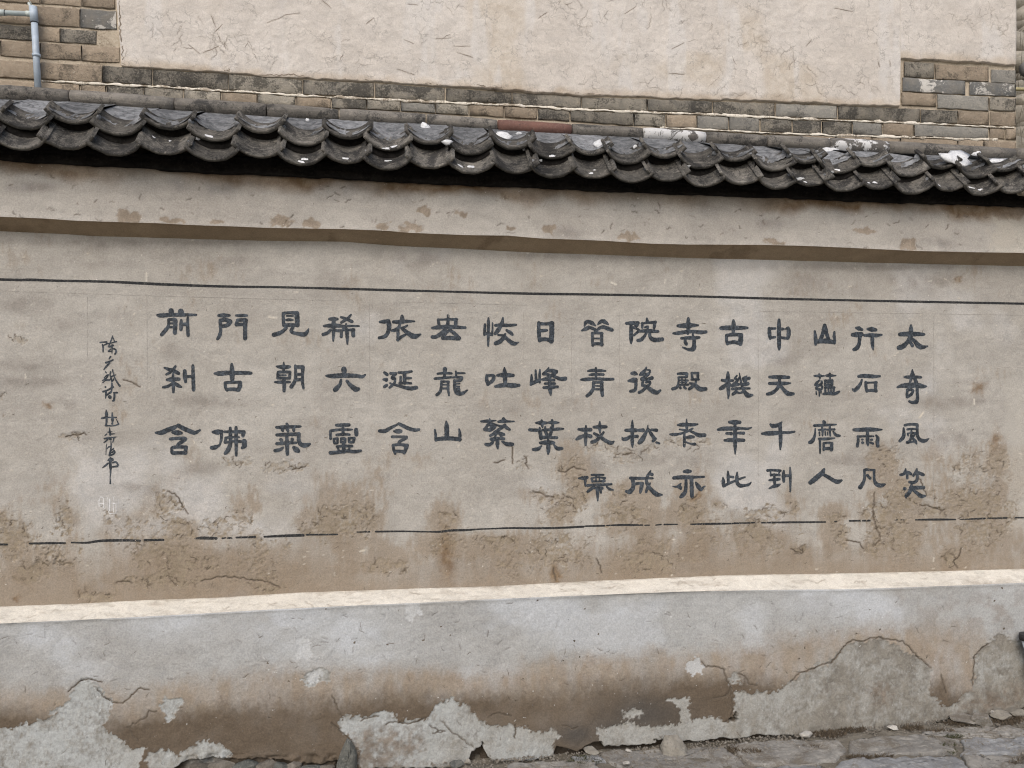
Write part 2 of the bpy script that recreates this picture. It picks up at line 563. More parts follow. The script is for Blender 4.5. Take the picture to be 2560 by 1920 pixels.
n_p = 372
v = rows(n_p)[:, None]
PX = np.broadcast_to(us[None, :], (n_p, len(us)))
PY = c_ptop(us)[None, :] * (1 - v) + c_pbot(us)[None, :] * v
P = at(PX, PY, 0.0)
wx, wz = P[..., 0], P[..., 2]
warpx = PX + 9 * fbm(wx, wz, 14, 3, 1) + 5 * fbm(wx, wz, 60, 2, 6)
warpy = PY + 9 * fbm(wx, wz, 14, 3, 2) + 5 * fbm(wx, wz, 60, 2, 7)
field = np.maximum(blobs(warpx, warpy, PEEL), 0.55 * blobs(warpx, warpy, PEEL_THIN) + 0.0) + 0.30 * fbm(wx, wz, 40, 4, 3) + 0.20 * fbm(wx, wz, 130, 3, 9)
out = np.where((us < 0) | (us > 2560), 1.0, 0.0)[None, :]
field = field + out * (sstep(1230, 1330, PY) * (0.35 + 0.4 * fbm(wx, wz, 5, 3, 4)))
peel = sstep(0.50, 0.60, field)
rim = sstep(0.36, 0.49, field) * (1 - sstep(0.50, 0.56, field))
damp_p = sstep(1290, 1480, PY + 55 * fbm(wx, wz, 2.4, 4, 5) + 34 * fbm(wx * 3.2, wz * .5, 6, 4, 11) + 30 * blobs(PX, PY, [(1190, 1400, 60, 70), (400, 1440, 300, 60), (1990, 1420, 200, 60)]))
band = blobs(PX, PY, [(110, 952, 130, 15), (60, 765, 70, 26), (155, 812, 40, 22), (50, 915, 46, 12), (165, 1003, 30, 20), (510, 1005, 110, 14), (430, 880, 30, 20), (1490, 1162, 22, 22),
                      (1650, 1150, 80, 14), (1720, 1155, 70, 16), (2110, 1150, 50, 12), (2390, 1005, 90, 14), (2400, 1100, 60, 16), (340, 1223, 70, 14), (500, 1170, 40, 18), (840, 960, 40, 60),
                      (255, 655, 60, 12), (600, 655, 40, 18), (2330, 700, 120, 20), (250, 610, 40, 12), (1050, 650, 60, 20), (1255, 1020, 50, 16), (1960, 900, 30, 14), (2020, 710, 60, 30), (820, 690, 22, 40),
                      (1540, 640, 320, 9), (400, 606, 400, 8), (2200, 668, 320, 9)])
stain_p = np.clip(band * (0.75 + .6 * fbm(wx, wz, 18, 4, 8)), 0, 1) * .75 + .25 * sstep(0.25, 0.8, fbm(wx, wz * 2.3, 3.2, 5, 10))
patch_p = sstep(2512, 2530, PX + 12 * fbm(wx, wz, 12, 3, 11)) * sstep(900, 1000, PY) * (1 - sstep(1300, 1350, PY)) * (PX < 2900)
mud = sstep(.12, .75, np.maximum(blobs(PX, PY, [(a, b, c * 1.7 + 14, d * 1.7 + 12) for a, b, c, d in PEEL if b > 1180]), .8 * blobs(PX, PY, [(a, b, c * 1.3, d * 1.3) for a, b, c, d in PEEL_THIN])) + .45 * fbm(wx, wz, 7, 5, 2) + .2 * fbm(wx * 2.5, wz * .7, 30, 3, 4) - .12)
rust = blobs(warpx, warpy, [(2449, 968, 12, 14), (2492, 1100, 13, 22), (2446, 965, 10, 8), (1118, 1395, 16, 60), (1390, 1440, 8, 22), (2390, 700, 8, 12), (1740, 1246, 5, 8), (43, 1494, 9, 10), (120, 1010, 14, 6)])
pale = sstep(0.35, 0.9, fbm(wx, wz, 2.1, 4, 12)) * .8 * (1 - damp_p)
ck_shade = sample(crack_panel, PX, PY)
ck_shade = np.maximum(ck_shade, np.exp(-((field - .56) / .035) ** 2) * sstep(.1, .6, fbm(wx, wz, 22, 3, 5)) * .45)  # also paints a thin line of shade along the chip edges
st = sample(straw_panel, PX, PY) * (1 - peel * .6)
disp = 0.007 * fbm(wx, wz, 1.1, 3, 13) + 0.0022 * fbm(wx, wz, 7, 3, 14) + 0.0007 * fbm(wx, wz, 40, 3, 15)
disp = disp + rim * 0.0013 - peel * (0.0020 - 0.0017 * fbm(wx, wz, 120, 4, 2)) - ck_shade * 0.0028 + st * .001
disp = disp + 0.006 * blobs(PX, PY, [(2062, 1366, 22, 22), (2140, 1364, 26, 18), (2010, 1352, 14, 16), (2358, 1392, 22, 22), (130, 1400, 60, 12)]) * (1 - peel)
PANEL = P.copy()
PANEL[..., 1] -= disp
i0 = int(np.searchsorted(us, -20))


def panel_depth(px, py):
    """how far the panel's surface stands forward of its plane at a photograph pixel"""
    ui = np.interp(px, us, np.arange(len(us)))
    t = (py - c_ptop(px)) / (c_pbot(px) - c_ptop(px))
    vi = np.clip(t * (n_p - 1), 0, n_p - 1.001)
    ui = np.clip(ui, 0, len(us) - 1.001)
    a, b = vi.astype(int), ui.astype(int)
    fa, fb = vi - a, ui - b
    D = disp
    return (D[a, b] * (1 - fb) + D[a, b + 1] * fb) * (1 - fa) + (D[a + 1, b] * (1 - fb) + D[a + 1, b + 1] * fb) * fa


M_panel = plaster_mat('weathered_mud_plaster', (0.452, 0.436, 0.405), (0.395, 0.376, 0.344),
                      [('mud', (0.325, 0.275, 0.218), (0.285, 0.238, 0.185)), ('pale', (0.50, 0.497, 0.49), (0.51, 0.50, 0.485)), ('damp', (0.295, 0.243, 0.186), (0.245, 0.197, 0.146)), ('stain', (0.275, 0.255, 0.232), (0.23, 0.21, 0.19)),
                       ('patch', (0.50, 0.48, 0.44), (0.44, 0.42, 0.38)), ('peel', (0.325, 0.275, 0.205), (0.235, 0.197, 0.145)), ('rust', (0.17, 0.105, 0.055), (0.24, 0.17, 0.10)),
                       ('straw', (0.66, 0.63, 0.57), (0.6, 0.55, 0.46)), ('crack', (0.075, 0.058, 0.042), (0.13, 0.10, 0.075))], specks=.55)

M_fissure = plain_mat('dirt_in_cracks', (0.125, 0.105, 0.083), .95, .4, 60, .05)
wall = empty('courtyard_wall', (0.3, -0.05, 0.0), 'weathered plastered courtyard wall painted with columns of dark characters under a grey tile coping', 'wall')
grid_obj('plaster_panel', PANEL, M_panel, wall, dict(peel=peel * np.clip(.52 + .55 * fbm(wx, wz, 75, 3, 12), .12, .95) * (1 - .35 * sstep(1240, 1190, PY)), mud=mud * .8, damp=damp_p * .85, stain=stain_p * .8, patch=patch_p * .6, rust=np.clip(rust, 0, 1) * .8, pale=pale, straw=st, crack=ck_shade))

panel_surf = Surf(us, c_ptop, c_pbot, PANEL[..., 1])
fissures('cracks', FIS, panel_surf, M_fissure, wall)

# ------------------------------------------------------------------ fascia, its underside, ledge
crack_f = np.zeros((RH, RW), np.float32)
for _ in range(110):
    x = random.uniform(0, 2560)
    y = c_eave(x) + (c_fas(x) - c_eave(x)) * random.uniform(.15, .97)
    draw_line(crack_f, walk(x, float(y), random.choice([0, 3.1, .6, 2]), random.randint(2, 6), 3, .7), 0.6, random.uniform(.3, .9))
n_f = 62
v = rows(n_f)[:, None]
PX = np.broadcast_to(us[None, :], (n_f, len(us)))
PY = (c_eave(us) - 16)[None, :] * (1 - v) + c_fas(us)[None, :] * v
tY = np.broadcast_to(v, PX.shape)
P = at(PX, PY, YF)
wx, wz = P[..., 0], P[..., 2]
warp = 7 * fbm(wx, wz, 30, 3, 1)
below = PY - c_eave(us)[None, :]
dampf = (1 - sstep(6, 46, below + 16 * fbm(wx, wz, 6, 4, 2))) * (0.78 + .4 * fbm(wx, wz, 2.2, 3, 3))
spots = blobs(PX + warp, PY + 7 * fbm(wx, wz, 30, 3, 5), [(326, 542, 32, 14), (425, 551, 34, 8), (538, 552, 16, 7), (700, 553, 32, 14), (781, 558, 30, 13), (957, 567, 20, 8), (1032, 568, 32, 13), (1057, 527, 24, 12),
                                                       (1154, 532, 18, 12), (1276, 568, 15, 6), (1270, 490, 30, 14), (1936, 604, 24, 9), (2271, 608, 25, 16), (1570, 592, 30, 10), (2160, 577, 34, 7), (1375, 574, 16, 10)])
spots = sstep(.36, .62, spots + .2 * fbm(wx, wz, 40, 3, 6))
greyf = np.clip(blobs(PX, PY, [(430, 465, 40, 16), (560, 470, 60, 14), (1420, 583, 40, 20), (2350, 608, 40, 14), (880, 470, 60, 20), (1900, 560, 70, 14), (100, 470, 70, 12)]) * (.6 + .6 * fbm(wx, wz, 12, 3, 7)), 0, 1)
patchf = sstep(2474, 2486, PX + 16 * fbm(wx, wz, 16, 3, 8)) * sstep(540, 552, PY + 8 * fbm(wx, wz, 20, 3, 4)) * (PX < 2900)
ckf = sample(crack_f, PX, PY)
dispf = 0.006 * fbm(wx, wz, 1.1, 3, 9) + 0.002 * fbm(wx, wz, 9, 3, 10) + .0006 * fbm(wx, wz, 50, 2, 3) - .0025 * ckf - .001 * spots
dispf = dispf + 0.004 * np.exp(-((1 - tY) / .06) ** 2)          # rounded lip at the lower edge
dispf = dispf - 0.016 * sstep(0.04, 0, 1 - tY) * 0
P[..., 1] -= dispf
FAS = P
M_fascia = plaster_mat('fascia_plaster', (0.46, 0.44, 0.408), (0.405, 0.383, 0.352),
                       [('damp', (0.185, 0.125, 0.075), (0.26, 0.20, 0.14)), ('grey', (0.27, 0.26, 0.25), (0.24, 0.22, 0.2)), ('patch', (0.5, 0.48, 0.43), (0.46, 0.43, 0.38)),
                        ('spot', (0.24, 0.192, 0.142), (0.31, 0.255, 0.198)), ('crack', (0.075, 0.06, 0.045), (0.13, 0.1, 0.08))])
grid_obj('fascia', FAS, M_fascia, wall, dict(damp=np.clip(dampf, 0, 1), grey=greyf * .8, patch=patchf * .8, spot=spots * .8, crack=ckf))

# underside of the fascia: from its lip back to the panel
n_s = 14
a3, b3 = FAS[-1], PANEL[0]
v = rows(n_s)[:, None, None]
SOF = a3[None] * (1 - v) + b3[None] * v
wx, wz = SOF[..., 0], np.broadcast_to(v[..., 0] * .1, SOF[..., 0].shape)
SOF[1:-1, :, 2] += (0.0025 * fbm(wx, wz, 16, 3, 4))[1:-1]
SOF[..., 2] += 0.006 * np.sin(np.clip(v[..., 0] * 6, 0, 1) * math.pi * .5) * (1 - v[..., 0])
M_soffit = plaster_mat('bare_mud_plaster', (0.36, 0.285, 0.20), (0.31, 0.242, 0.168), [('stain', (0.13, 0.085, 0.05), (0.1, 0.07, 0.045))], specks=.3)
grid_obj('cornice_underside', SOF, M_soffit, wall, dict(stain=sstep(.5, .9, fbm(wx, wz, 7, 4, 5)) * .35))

# sloping ledge
crack_l = np.zeros((RH, RW), np.float32)
for _ in range(60):
    x = random.uniform(0, 2560)
    y = c_pbot(x) + (c_lfront(x) - c_pbot(x)) * random.uniform(.05, .95)
    draw_line(crack_l, walk(x, float(y), random.choice([0, 3.14]) + random.gauss(0, .25), random.randint(2, 9), 3.4, .3), 0.5, random.uniform(.2, .7))
n_l = 24
v = rows(n_l)[:, None]
PX = np.broadcast_to(us[None, :], (n_l, len(us)))
PY = c_pbot(us)[None, :] * (1 - v) + c_lfront(us)[None, :] * v
L0, L1 = PANEL[-1], at(us, c_lfront(us), YL)
LED = L0[None] * (1 - v[..., None]) + L1[None] * v[..., None]
wx, wy = LED[..., 0], LED[..., 1] * 1.0
ckl = sample(crack_l, PX, PY)
un = 0.0035 * fbm(wx, wy, 5, 4, 6) + 0.0016 * fbm(wx, wy, 30, 3, 7)
LED[..., 2] += (un - .002 * ckl) * np.clip(np.minimum(v, 1 - v) * 8, 0, 1)
dirt = sstep(.35, .95, fbm(wx, wy * 5, 7, 5, 8)) * .45 + sstep(.5, .9, fbm(wx, wy * 2, 40, 3, 4)) * .35 + blobs(PX, PY, [(388, 1509, 20, 5), (1238, 1470, 18, 5)]) * 1.0
dirt = np.clip(dirt + (1 - sstep(0, .12, v + .1 * fbm(wx, wy, 20, 3, 9))) * .7, 0, 1) + sstep(2300, 2420, PX) * sstep(.45, .9, v + .35 * fbm(wx, wy, 14, 4, 5)) * .55
M_ledge = plaster_mat('limewashed_ledge', (0.76, 0.73, 0.66), (0.68, 0.65, 0.58), [('dirt', (0.42, 0.38, 0.32), (0.50, 0.46, 0.40)), ('crack', (0.25, 0.2, 0.15), (0.3, 0.25, 0.2))], blotch=.8, grain=.14, specks=.3)
grid_obj('ledge', LED, M_ledge, wall, dict(dirt=np.clip(dirt, 0, 1), crack=ckl))

# ------------------------------------------------------------------ plinth
def zz(ox, oy, s, pts):
    return [(ox + x * s, oy + y * s) for x, y in pts]


k5 = .2893
GREY = [zz(0, 1440, k5, [(-60, 1360), (0, 1335), (180, 1290), (400, 1245), (560, 1140), (600, 1060), (640, 960), (740, 880), (800, 900), (870, 1020), (970, 1090), (950, 1180), (880, 1300), (960, 1380), (1060, 1420), (1130, 1500), (1250, 1480), (1200, 1600), (1180, 1720), (-60, 1720)]),
        zz(0, 1440, k5, [(1370, 1100), (1450, 1050), (1560, 1070), (1580, 1110), (1510, 1170), (1490, 1250), (1440, 1250), (1400, 1180)]),
        zz(0, 1440, k5, [(1280, 1530), (1380, 1490), (1450, 1500), (1550, 1550), (1720, 1440), (1830, 1430), (1980, 1500), (2030, 1560), (1900, 1600), (1700, 1680), (1250, 1720)]),
        zz(640, 1440, k5, [(420, 840), (520, 780), (640, 850), (650, 910), (540, 920), (430, 960)]),
        zz(640, 1440, k5, [(700, 1280), (760, 1220), (920, 1220), (1080, 1180), (1240, 1210), (1200, 1260), (1480, 1230), (1540, 1120), (1620, 1080), (1710, 1080), (1830, 1140), (1870, 1200), (1960, 1280), (2120, 1320), (2212, 1300), (2272, 1300), (2332, 1320), (2412, 1360), (2592, 1340), (2652, 1380), (2602, 1440), (2582, 1480), (2592, 1700), (900, 1720), (900, 1500), (800, 1380), (720, 1340)]),
        zz(1280, 1440, k5, [(730, 1340), (880, 1300), (1000, 1270), (1100, 1310), (1280, 1310), (1450, 1290), (1560, 1240), (1700, 1230), (1800, 1250), (1900, 1270), (1910, 1100), (1920, 1000), (2000, 990), (2212, 1020), (2332, 970), (2462, 900), (2492, 830), (2612, 790), (2772, 740), (2832, 650), (2902, 560), (3032, 570), (3172, 540), (3292, 580), (3402, 640), (3472, 700), (3582, 760), (3612, 810), (3602, 900), (3612, 1000), (3652, 1070), (3722, 1110), (3862, 1090), (3912, 1010), (3990, 1000), (3972, 940), (4002, 700), (4072, 600), (4202, 500), (4312, 540), (4424, 560), (4600, 700), (4600, 1500), (770, 1620), (770, 1420)]),
        zz(1280, 1440, k5, [(950, 1190), (1100, 1160), (1140, 1190), (1120, 1230), (980, 1240)]),
        zz(1280, 1440, k5, [(1350, 1100), (1400, 1050), (1530, 1060), (1550, 1270), (1460, 1260), (1450, 1150)]),
        zz(1280, 1440, k5, [(1860, 870), (1950, 830), (1960, 930), (1900, 950)])]
BROWN_IN = [zz(640, 1440, k5, [(830, 1350), (1100, 1310), (1480, 1330), (1450, 1500), (1300, 1700), (880, 1700)]), zz(1920, 1440, k5, [(1560, 1200), (1800, 1000), (2000, 960), (2212, 950), (2212, 1150), (1850, 1190)]), zz(1920, 1440, k5, [(850, 950), (1000, 900), (1100, 1000), (1000, 1150), (860, 1100)])]
CEMENT = [zz(640, 1440, k5, [(1290, 222), (1410, 222), (1425, 320), (1350, 390), (1305, 380)]), zz(640, 1440, k5, [(360, 560), (460, 550), (490, 690), (350, 710)]), zz(640, 1440, k5, [(430, 850), (520, 790), (590, 850), (540, 910), (440, 930)]),
          zz(1280, 1440, k5, [(1510, 760), (1560, 710), (1630, 715), (1670, 790), (1640, 850), (1560, 870), (1505, 830)])]
r_grey = raster_poly(GREY, 3)
r_brown = raster_poly(BROWN_IN, 8)
r_cem = raster_poly(CEMENT, 2)
crack_b = np.zeros((RH, RW), np.float32)
CRB = [zz(0, 1440, k5, [(590, 1010), (630, 960), (680, 920), (740, 890), (800, 900), (880, 920)]), zz(0, 1440, k5, [(830, 980), (880, 1040), (970, 1090), (1060, 1100), (1110, 1060), (1160, 1010), (1210, 970), (1290, 985)]),
       zz(0, 1440, k5, [(1100, 1310), (1180, 1270), (1260, 1220), (1290, 1170), (1350, 1170)]), zz(0, 1440, k5, [(1110, 1310), (1150, 1380), (1190, 1430)]), zz(640, 1440, k5, [(660, 1040), (700, 1130), (740, 1210)]),
       zz(640, 1440, k5, [(650, 1270), (710, 1330), (770, 1390), (800, 1410)]), zz(640, 1440, k5, [(900, 1250), (980, 1230), (1060, 1215)]), zz(640, 1440, k5, [(1120, 1285), (1200, 1260), (1320, 1280), (1470, 1230)]),
       zz(640, 1440, k5, [(1610, 1270), (1700, 1360), (1790, 1420), (1880, 1490)]), zz(640, 1440, k5, [(2010, 1230), (2060, 1185), (2150, 1200), (2212, 1215)]), zz(640, 1440, k5, [(1500, 1300), (1580, 1345), (1640, 1345), (1530, 1365)]),
       zz(1280, 1440, k5, [(30, 1290), (40, 1350), (20, 1400), (30, 1415)]), zz(1280, 1440, k5, [(440, 1300), (520, 1320), (570, 1310)]), zz(1280, 1440, k5, [(1640, 740), (1680, 790), (1760, 780), (1830, 810), (1850, 880), (1890, 950), (1900, 1050), (1910, 1150), (1890, 1240), (1850, 1260)]),
       zz(1280, 1440, k5, [(1890, 960), (1880, 1010), (1820, 1050), (1740, 1055)]), zz(1280, 1440, k5, [(1960, 840), (2010, 860), (2050, 940), (2120, 945)]), zz(1920, 1440, k5, [(200, 920), (260, 850), (330, 820), (400, 800), (470, 760), (550, 745), (620, 660), (690, 570), (740, 550), (810, 565), (880, 540), (960, 535), (1060, 545), (1170, 570)]),
       zz(1920, 1440, k5, [(1170, 570), (1240, 640), (1330, 730), (1400, 790)]), zz(1920, 1440, k5, [(1765, 940), (1770, 800), (1780, 700), (1820, 640), (1900, 580)]), zz(1920, 1440, k5, [(1480, 850), (1510, 930), (1525, 1000)])]
random.seed(5)
FIB = []
for c in CRB:
    pts = jag(c, 5, 1.3)
    draw_line(crack_b, pts, 1.8, .8)
    FIB.append((pts, random.uniform(1.5, 2.8)))
for x, y in zz(640, 1440, k5, [(600, 290), (1450, 560), (1680, 510), (1610, 430), (840, 580), (1140, 600), (95, 1360), (100, 745), (280, 900), (560, 1200)]) + zz(1280, 1440, k5, [(100, 880), (630, 280), (540, 570), (650, 705), (450, 730), (580, 700), (1660, 1040), (680, 1010), (30, 1070), (740, 510), (230, 210)]) + zz(1920, 1440, k5, [(880, 290), (765, 490), (320, 630), (270, 720), (1370, 690), (2030, 110), (2030, 460), (960, 465), (1950, 220)]):
    FIB.append((walk(x, y, random.uniform(0, 6), 3, 2.2, 1.2), random.uniform(3, 5)))
for _ in range(420):                       # trowel scratches
    x = random.uniform(0, 2560)
    y = c_lfront(x) + random.uniform(10, 420)
    w_ = walk(x, float(y), random.choice([.1, .7, 2.9, 1.2]) + random.gauss(0, .3), random.randint(2, 5), 3.5, .2)
    draw_line(crack_b, w_, 0.4, random.uniform(.12, .5))
    if random.random() < .45:
        FIB.append((w_, random.uniform(.4, 1.1)))

n_b = 212
v = rows(n_b)[:, None]
PX = np.broadcast_to(us[None, :], (n_b, len(us)))
PY = c_lfront(us)[None, :] * (1 - v) + (np.maximum(c_foot(us), 1850) + 70)[None, :] * v
YY = YL - 0.03 * v + 0 * PX
P = at(PX, PY, YY)
wx, wz = P[..., 0], P[..., 2]
wpx = PX + 6 * fbm(wx, wz, 30, 4, 1) + 4 * fbm(wx, wz, 95, 3, 4)
wpy = PY + 6 * fbm(wx, wz, 30, 4, 2) + 5 * fbm(wx, wz, 95, 3, 5)
edge_out = np.where((PX < 0) | (PX > 2560) | (PY > 1918), 1, 0)
g = sample(r_grey, np.clip(wpx, 0, 2559), np.clip(wpy, 0, 1917))
g = np.where((PX > 2620) | (PX < -60), sstep(.1, .3, fbm(wx, wz, 2.2, 4, 7) - sstep(1800, 1650, PY)), g)
grey = sstep(.22, .72, g + .55 * fbm(wx, wz, 60, 4, 3) * (4 * g * (1 - g)))
brin = sample(r_brown, np.clip(wpx, 0, 2559), np.clip(wpy, 0, 1917)) * (.55 + .7 * fbm(wx, wz, 45, 4, 8)).clip(0, 1)
cem = sstep(.4, .6, sample(r_cem, wpx, wpy))
wob = 20 * fbm(wx, wz, 2.6, 4, 9) + 10 * fbm(wx, wz, 16, 4, 10) + 7 * fbm(wx * 1.5, wz, 60, 3, 3)
tan = sstep(-26, 52, PY + wob - c_tan(us)[None, :]) * (.82 + .3 * fbm(wx * 2.5, wz, 9, 4, 6))
dmp = sstep(-20, 58, PY + wob * .9 - c_damp(us)[None, :]) * (.98 + .16 * fbm(wx, wz, 5, 4, 1))
tan, dmp = np.clip(tan, 0, 1), np.clip(dmp, 0, 1)
wet = blobs(PX + 12 * fbm(wx, wz, 12, 3, 2), PY + 8 * fbm(wx, wz, 12, 3, 3), [(1610, 1790, 100, 44), (1560, 1820, 80, 36), (1440, 1840, 60, 30)])
blue = blobs(PX, PY, [(90, 1580, 90, 34), (440, 1560, 110, 40), (640, 1560, 80, 50), (850, 1590, 130, 60), (1400, 1520, 150, 22), (1330, 1560, 80, 30), (2100, 1500, 120, 40), (930, 1640, 50, 40)])
blue = np.clip(blue * (.75 + .6 * fbm(wx, wz, 7, 4, 11)) + .7 * sstep(.1, .8, fbm(wx, wz * 1.4, 3.2, 5, 2)), 0, 1)
mr = sstep(1750, 2050, PX)
m1, m2, m3 = fbm(wx, wz, 4.5, 5, 3), fbm(wx, wz, 26, 4, 12), fbm(wx * 1.6, wz, 75, 3, 2)
mot = grey * np.clip((.42 * mr + .10) + (.55 * mr + .25) * m1 + .45 * m2 + .35 * m3, 0, 1)
dark_gap = sstep(-2.0, 2.5, PY + 3.0 * fbm(wx, wz, 40, 4, 6) - c_foot(us)[None, :])
rightgrey = blobs(PX, PY, [(2400, 1540, 90, 40), (2500, 1530, 70, 50), (2290, 1500, 40, 26)]) * sstep(-.2, .5, fbm(wx, wz, 16, 4, 4))
ckb = sample(crack_b, PX, PY)
crumb = sstep(1880, 1895, PY) * sstep(440, 480, PX) * (1 - sstep(836, 846, PX))
dispb = 0.010 * fbm(wx, wz, .9, 3, 13) + 0.0035 * fbm(wx, wz, 5, 3, 14) + .0009 * fbm(wx, wz, 40, 3, 15)
dispb = dispb - grey * (0.0032 - .0008 * fbm(wx, wz, 70, 3, 6) - .0011 * fbm(wx * 2.4, wz * .6, 22, 4, 7)) - ckb * .0035 - cem * .002 + 0.0012 * sstep(.05, .3, g) * (1 - sstep(.3, .45, g))
dispb = dispb - dark_gap * 0.05 * (1 - .6 * crumb) + crumb * .012 * fbm(wx, wz, 26, 3, 2)
dispb = dispb + 0.004 * np.exp(-(v / .012) ** 2)
hole = blobs(PX + 3 * fbm(wx, wz, 60, 3, 3), PY, [(1196, 1895, 10, 22), (1206, 1872, 3, 14), (1834, 1800, 12, 6), (1838, 1790, 4, 12), (1640, 1853, 3, 3)])
hole = sstep(.4, .6, hole)
dispb = dispb - .03 * hole
dispb[0] = 0
PL = P.copy()
PL[..., 1] -= dispb
M_plinth = plaster_mat('damp_stained_plinth_plaster', (0.408, 0.418, 0.418), (0.36, 0.36, 0.35),
                       [('blue', (0.535, 0.565, 0.60), (0.47, 0.495, 0.52)), ('tan', (0.33, 0.275, 0.21), (0.265, 0.212, 0.158)), ('damp', (0.138, 0.108, 0.079), (0.108, 0.085, 0.062)), ('wet', (0.085, 0.080, 0.074), (0.075, 0.07, 0.064)),
                        ('grey', (0.385, 0.39, 0.375), (0.30, 0.298, 0.278)), ('gblue', (0.44, 0.465, 0.47), (0.38, 0.40, 0.40)), ('mot', (0.165, 0.15, 0.126), (0.235, 0.22, 0.19)), ('brin', (0.16, 0.132, 0.105), (0.23, 0.195, 0.16)), ('rgrey', (0.28, 0.245, 0.21), (0.23, 0.2, 0.17)),
                        ('cem', (0.54, 0.56, 0.575), (0.47, 0.485, 0.49)), ('crack', (0.06, 0.048, 0.036), (0.11, 0.09, 0.07)), ('gap', (0.06, 0.048, 0.036), (0.09, 0.075, 0.06))], fine=130)
grid_obj('plinth', PL, M_plinth, wall, dict(blue=blue * .8, tan=tan * .85, damp=dmp * .97, wet=np.clip(wet, 0, 1) * .85, grey=grey, gblue=grey * (PX < 1480) * sstep(-.5, .5, fbm(wx, wz, 3.5, 4, 8)) * .85, mot=mot * .85, brin=np.clip(brin, 0, 1) * .85, rgrey=rightgrey * .55, cem=cem * .9, crack=ckb, gap=np.clip(dark_gap * (1 - .5 * crumb) + hole, 0, 1)))
fissures('cracks', FIB, Surf(us, c_lfront, lambda x: np.maximum(c_foot(x), 1850) + 70, PL[..., 1]), M_fissure, wall)
# the wall's own body behind the plaster
bm = bmesh.new()
xl, xr = at(-900, 960, 0)[0] , at(3500, 960, 0)[0]
for (y0, y1, z0, z1) in ((0.02, YB - .01, -.4, 2.72),):
    vs = [bm.verts.new((x, y, z)) for x in (xl, xr) for y in (y0, y1) for z in (z0, z1)]
    for q in ((0, 1, 3, 2), (4, 6, 7, 5), (0, 4, 5, 1), (2, 3, 7, 6), (1, 5, 7, 3), (0, 2, 6, 4)):
        bm.faces.new([vs[i] for i in q])
me = bpy.data.meshes.new('wall_core')
bm.to_mesh(me)
me.materials.append(M_soffit)
link(bpy.data.objects.new('wall_core', me), wall)

